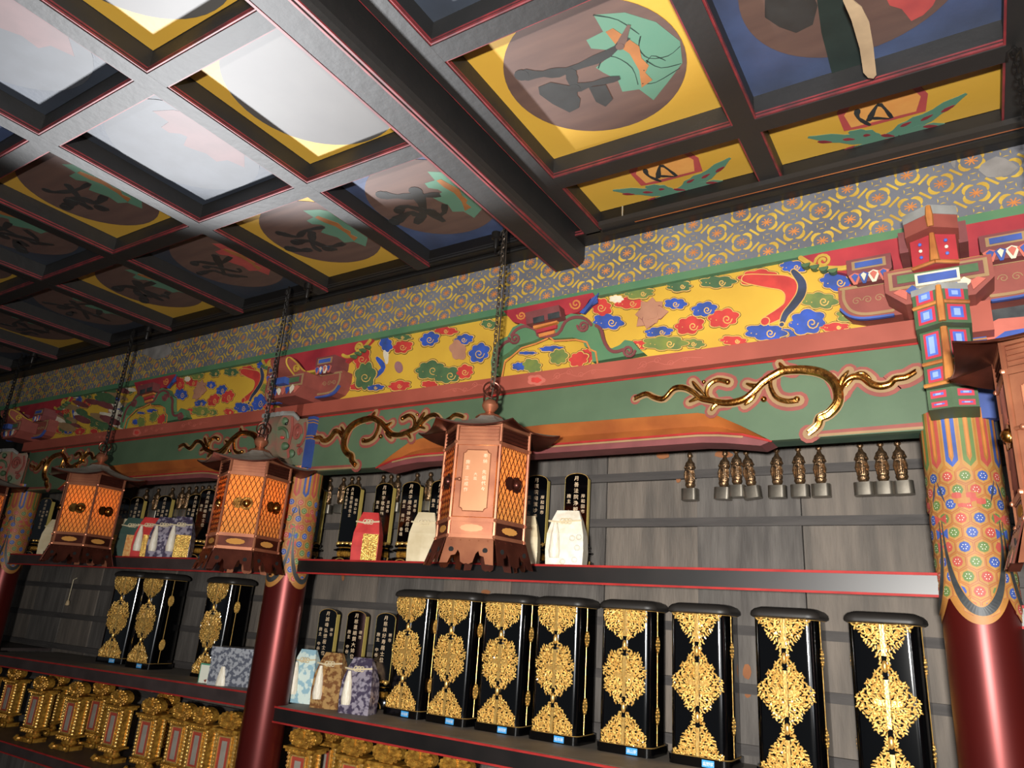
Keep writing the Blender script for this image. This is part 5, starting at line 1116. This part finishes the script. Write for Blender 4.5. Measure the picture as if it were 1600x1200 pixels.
SL = [(-4, 1028, 2.22, 'gold stand cut by the left edge of the frame'), (33, 1040, 2.28, 'second gold stand from the left edge, standing apart in shade'), (73, 1062, 2.17, 'orange-lit gold stand, left of the close pair'), (94, 1066, 2.33, 'gold stand right of the orange-lit one'), (127, 1078, 2.20, 'gold stand with a grey plate, centre of the left group'), (163, 1084, 2.33, 'gold stand behind its neighbours in the left group'), (193, 1094, 2.20, 'gold stand at the right end of the left group'),
      (243, 1110, 2.17, 'first gold stand right of the dark gap'), (262, 1112, 2.36, 'gold stand tucked behind the first one after the gap'), (291, 1120, 2.19, 'second front gold stand after the gap'), (323, 1126, 2.19, 'third front gold stand after the gap'), (365, 1134, 2.2, 'gold stand half covered by the middle column')]
for px, py, y, lb in SL:
    p = onY(px, py, y); o = sd if first else copy_tree(sd); first = False
    o.location = (p.x, y, -.745); o.rotation_euler = (0, 0, math.radians(random.uniform(2, 10))); o['label'] = lb; o['group'] = 'gilded stands under the farther shelf'; o.scale = (1.15, 1.1, .88)
for px, py, y, lb in ((482, 1145, 2.16, 'large gold stand right of the middle column, below the lower shelf'), (520, 1150, 2.34, 'gold stand tucked behind the large one beside the column'), (561, 1160, 2.2, 'third gold stand under the near lower shelf'), (612, 1170, 2.2, 'gold stand below the leftmost cabinets'), (662, 1180, 2.2, 'gold stand below the second cabinet'), (718, 1188, 2.2, 'gold stand peeking at the bottom under the third cabinet')):
    p = onY(px, py, y); o = copy_tree(sd, label=lb, group='gilded stands under the near shelf'); o.location = (p.x, y, -.745); o.rotation_euler = (0, 0, math.radians(random.uniform(-2, 6))); sc = 1.25 if px == 482 else 1.15; o.scale = (sc, 1.1, .88)

p = onY(107, 905, 2.47); q = onY(106, 940, 2.47)
r = empty('hanging_charm', q, label='tiny pale charm on a thin cord hanging in the dark far bay', cat='charm')
sub(MB().tube([(q.x, 2.47, q.z), (q.x, 2.472, p.z), (q.x, 2.49, p.z + .01)], .0025, 5), 'cord', 'bgcream', r)
sub(MB().lathe([(.004, .03), (.010, .02), (.012, 0), (.006, -.004)], (q.x, 2.47, q.z - .02), 8), 'tag', 'cream', r, smooth=True)
# ================================================================ HANGING LANTERNS
LR = .134
def lantern(x, y, zfoot, az, doorface, label, lit, cord):
    """az: direction the reference face looks to, degrees from -Y towards +X"""
    r = empty('hanging_lantern', (x, y, zfoot), label=label, cat='lantern', group='copper hexagonal hanging lanterns')
    a0 = math.radians(az)
    def fr(k):      # frame of face k: outward normal n, tangent t
        a = a0 + k * PI / 3; n = Vector((math.sin(a), -math.cos(a), 0)); t = Vector((math.cos(a), math.sin(a), 0)); return n, t
    ap = LR * math.cos(PI / 6); hs = LR / 2
    def F(k, u, d, z): n, t = fr(k); return n * (ap + d) + t * u + Vector((0, 0, z))
    def fbox(m, k, u0, u1, d0, d1, z0, z1, mi=0):
        vs = [F(k, u, d, z) for z in (z0, z1) for (u, d) in ((u0, d1), (u1, d1), (u1, d0), (u0, d0))]; m.add(vs, [(0, 3, 2, 1), (4, 5, 6, 7), (0, 1, 5, 4), (1, 2, 6, 5), (2, 3, 7, 6), (3, 0, 4, 7)], mi)
    def fpoly(m, k, pts, d0, d1, mi=0): m.prism(pts, lambda u, v, w: F(k, u, w, v), d0, d1, mi)
    # body frame: posts, bands
    m = MB()
    for k in range(6):
        n, t = fr(k); c = n * ap + t * hs; m.tube([c + Vector((0, 0, .075)), c + Vector((0, 0, .42))], .0055, 6)
        for z in (.128, .358, .08): m.ball(tuple(c * 1.03 + Vector((0, 0, z))), .006, 6)
        for z0, z1 in ((.072, .086), (.122, .134), (.350, .362), (.408, .420)): fbox(m, k, -hs, hs, -.004, .004, z0, z1)
    m.build('frame', 'lcopper', parent=r, smooth=True)
    for k in range(6):
        # lower pierced panel and upper louvre of each side
        m = MB(); fbox(m, k, -hs + .004, hs - .004, -.002, .001, .086, .122)
        for zz in (.088, .120): fbox(m, k, -hs + .012, hs - .012, .001, .003, zz - .001, zz + .001)
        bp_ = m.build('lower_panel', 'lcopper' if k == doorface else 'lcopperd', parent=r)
        m = MB(); P = [(.034 * math.cos(t) * (1 + .05 * math.cos(12 * t)), .104 + .0105 * math.sin(t) * (1 + .05 * math.cos(12 * t))) for t in [2 * PI * i / 36 for i in range(36)]]; fpoly(m, k, P, .0012, .002)
        m.build('pierced_opening', 'lplate' if k == doorface else 'pane', parent=bp_)
        m = MB()
        for j in range(4): fbox(m, k, -hs + .008, hs - .008, -.001, .002, .366 + j * .011, .3705 + j * .011)
        fbox(m, k, -hs + .004, hs - .004, -.008, -.005, .360, .410)
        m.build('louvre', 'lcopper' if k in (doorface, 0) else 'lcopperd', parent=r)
        if k == doorface:
            m = MB(); fbox(m, k, -hs + .007, hs - .007, -.001, .003, .136, .349); dr = m.build('door', 'lcopper', parent=r)
            w_, z0, z1, c = .0415, .152, .334, .010
            P = []
            for sx, sz, aa in ((1, 0, 180), (1, 1, 270), (-1, 1, 0), (-1, 0, 90)):
                cx, cz = sx * w_, (z1 if sz else z0); P += arc(cx, cz, c, aa, aa - 90, 5) if True else []
            m = MB(); fpoly(m, k, P, .003, .0045); m.build('name_plate', 'lplate', parent=dr)
            m = MB(); m.tube([F(k, p[0], .0048, p[1]) for p in P], .0015, 5, closed=True); m.build('plate_rim', 'lcopper', parent=dr)
            m = MB(); m.tube([F(k, -hs + .006, .006, .244), F(k, -hs + .020, .010, .244)], .004, 6); m.ball(tuple(F(k, -hs + .020, .010, .244)), .006, 8)
            for zz in (.17, .30): fbox(m, k, hs - .014, hs - .008, .003, .007, zz, zz + .03)
            m.build('latch_and_hinges', 'lcopper', parent=dr, smooth=True)
            tm = text_mesh('lettering', [('奉納　先祖代々', .0, 1.0), ('大阪', .055, .8), ('施主　三成作', .02, 1.0)] if lit != 2 else [('奉献', 0, 1.25), ('大先達', .02, 1.25), ('施主', 0, 1.2)], 'kwhite' if lit == 9 else ('engrave' if lit != 2 else 'lplate'), None, .026 if lit != 2 else .024, .312, .0135, .0165, -.026, 0)
            me = tm.data
            for v in me.vertices: v.co = F(k, v.co.x, .0055, v.co.z)
            tm.parent = dr
        else:
            m = MB(); fbox(m, k, -hs + .005, hs - .005, -.006, -.004, .134, .350); pn = m.build('paper_pane', 'pane', parent=r)
            m = MB(); W, z0, z1 = hs - .006, .135, .349; st_ = .0185; sl = 2.1
            for sgn in (1, -1):
                c = -W - (z1 - z0) / sl
                while c < W + (z1 - z0) / sl:
                    pts = []
                    for (u, z) in ((c, z0 if sgn > 0 else z1),):
                        ua, za = c, (z0 if sgn > 0 else z1); ub, zb = c + (z1 - z0) / sl, (z1 if sgn > 0 else z0)
                        ta = max(0, (-W - ua) / (ub - ua)); tb = min(1, (W - ua) / (ub - ua))
                        if tb > ta: m.tube([F(k, ua + (ub - ua) * ta, -.001 + .0015 * sgn, za + (zb - za) * ta), F(k, ua + (ub - ua) * tb, -.001 + .0015 * sgn, za + (zb - za) * tb)], .00125, 3, caps=False)
                    c += st_
            m.build('wire_lattice', 'lcopperd', parent=r)
            m = MB()
            for cxx, rr in ((-.014, .0205), (.016, .024)):
                P = [(cxx + rr * math.cos(t) * (1 + .05 * math.cos(9 * t)), .245 + rr * math.sin(t) * (1 + .05 * math.cos(9 * t))) for t in [2 * PI * i / 30 for i in range(30)]]; fpoly(m, k, P, .001, .004)
            m.ball(tuple(F(k, .016, .003, .245)), .015, 10, 0)
            m.build('crest', 'lcopperd' if lit == 1 else 'goldleaf', parent=r, smooth=True)
    # flared scalloped skirt with feet
    for k in range(6):
        m = MB(); top = .075
        prof = [(-1, 1), (1, 1), (1.14, .0), (.80, .02), (.70, .30), (.52, .34), (.44, .52), (.34, .40), (.26, .08), (.10, .0), (0, .03), (-.10, .0), (-.26, .08), (-.34, .40), (-.44, .52), (-.52, .34), (-.70, .30), (-.80, .02), (-1.14, .0)]
        pts = [(u * hs, v) for u, v in prof]
        fl = lambda v: .006 + .024 * (1 - v)
        m.prism([(u, v * top) for u, v in pts], lambda u, v, w: F(k, u * 1.02, fl(v / top) + w, v), 0, .003)
        for j in range(5): m.ball(tuple(F(k, -hs * .8 + j * hs * .4, .010, top - .008)), .003, 6)
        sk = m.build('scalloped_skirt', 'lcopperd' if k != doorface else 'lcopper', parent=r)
        m = MB()
        for s in (-1, 0, 1): fpoly(m, k, [(s * hs * .74 + .0075 * math.cos(t), (.040 if s else .026) + .0075 * math.sin(t)) for t in [2 * PI * i / 12 for i in range(12)]], fl(.5) + .0025, fl(.5) + .0042)
        m.build('pierced_hole', 'gap', parent=sk)
    m = MB(); m.prism([tuple((fr(k)[0] * ap + fr(k)[1] * hs).xy) for k in range(6)], lambda u, v, w: (u, v, w), .070, .075); m.build('floor_plate', 'lcopperd', parent=r)
    # concave roof with upswept corners
    m = MB(); NV, NU = 8, 8; RR = .230
    for k in range(6):
        n, t = fr(k); A = (n * ap - t * hs).normalized(); B = (n * ap + t * hs).normalized(); vs = []
        for lay in (0, .0045):
            for i in range(NV + 1):
                v = i / NV; rad = .03 + (RR - .03) * v
                for j in range(NU + 1):
                    u = j / NU; q = A * (1 - u) + B * u; q = q * rad * (1 - .035 * math.sin(PI * u) * v); z = .476 - .080 * (v ** .62) + .018 * abs(2 * u - 1) ** 2.5 * v ** 3
                    vs.append((q.x, q.y, z - lay))
        o = (NV + 1) * (NU + 1); fs = []; tp = []
        for i in range(NV):
            for j in range(NU):
                a = i * (NU + 1) + j; tp.append(len(m.f) + len(fs)); fs.append((a, a + NU + 1, a + NU + 2, a + 1)); fs.append((o + a, o + a + 1, o + a + NU + 2, o + a + NU + 1))
        for j in range(NU): a = NV * (NU + 1) + j; fs.append((a, o + a, o + a + 1, a + 1))
        m.add(vs, fs)
        for i_ in tp: m.m[i_] = 1
    m.build('hexagonal_roof', ['lcopperd', 'roofpale'], parent=r, smooth=True)  # reflected light put into the colour: upper faces pale
    m = MB(); m.lathe([(.045, .466), (.035, .474), (.018, .480), (.013, .486), (.022, .496), (.027, .506), (.024, .518), (.014, .526), (.005, .530)], (0, 0, 0), 18); m.build('onion_knob', 'lcopper', parent=r, smooth=True)
    m = MB(); m.tube([(-.022, 0, .512), (-.026, 0, .53), (-.024, 0, .56), (0, 0, .578), (.024, 0, .56), (.026, 0, .53), (.022, 0, .512)], .004, 7)
    m.tube([(.002 + .026 * math.cos(a) * .8, .018 * math.cos(a), .562 + .026 * math.sin(a)) for a in [2 * PI * i / 18 for i in range(18)]], .003, 6, closed=True); m.build('carrying_ring', 'lcopperd', parent=r, smooth=True)
    # chain up to the ceiling
    m = MB(); zt = 1.29 - zfoot; zb_ = .566; n = int((zt - zb_) / .0165)
    for i in range(n):
        zc = zb_ + (zt - zb_) * (i + .5) / n; fl_ = i % 2; P = []
        for j in range(8): a = 2 * PI * j / 8; P.append((.0062 * math.cos(a) if fl_ else 0, 0 if fl_ else .0062 * math.cos(a), zc + .0125 * math.sin(a)))
        m.tube(P, .0021, 4, closed=True)
    m.build('chain', 'iron' if lit == 1 else 'irond', parent=r)
    m = MB(); m.tube([(.012, 0, zt), (.014, .004, zt * .8), (.010, .005, zt * .7), (.008, .004, .60), (.0, 0, .52)], .0028, 5); m.build('wire', 'iron' if lit == 1 else 'irond', parent=r)
    m = MB(); m.tube([(0, 0, zt - .02), (.010, 0, zt - .008), (.004, 0, zt + .005), (-.012, 0, zt - .004), (-.014, 0, zt - .02)], .0035, 6); m.tube([(0, 0, zt - .01), (0, 0, zt + .012)], .004, 6); m.build('ceiling_hook', 'irond', parent=r, smooth=True)
    if cord:
        sx = cord; m = MB(); m.lathe([(.018, 0), (.018, -.022), (.010, -.026), (.009, -.05), (.005, -.062)], (sx, .02, zt + .01), 12); m.tube(smooth_path([(sx, .02, zt - .05), (sx + .002, .018, zt - .075), (sx * .6, .01, zt - .082), (sx * .3, .006, zt - .074), (.008, .004, zt - .082), (.010, .005, zt - .13)], 4), .0034, 6)
        m.build('socket_and_cord', 'irond', parent=r, smooth=True)
    return r
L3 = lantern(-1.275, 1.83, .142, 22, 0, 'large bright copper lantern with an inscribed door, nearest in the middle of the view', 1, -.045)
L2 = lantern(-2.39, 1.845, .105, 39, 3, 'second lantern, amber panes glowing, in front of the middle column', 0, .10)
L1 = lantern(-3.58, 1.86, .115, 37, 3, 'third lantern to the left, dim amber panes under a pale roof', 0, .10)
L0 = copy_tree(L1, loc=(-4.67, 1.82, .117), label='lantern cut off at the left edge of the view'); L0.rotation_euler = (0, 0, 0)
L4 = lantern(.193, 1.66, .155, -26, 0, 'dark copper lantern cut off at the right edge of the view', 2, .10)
for n_, x, y, z, pw in (('second_lantern_bulb', -2.39, 1.845, .105 + .29, 1.6), ('third_lantern_bulb', -3.58, 1.86, .115 + .28, 1.2), ('left_edge_lantern_bulb', -4.67, 1.82, .40, .8), ('large_lantern_bulb', -1.275, 1.83, .142 + .28, 1.3)):
    light(n_, 'POINT', (x, y, z), pw, (1.0, .50, .16), shadow_soft_size=.02)
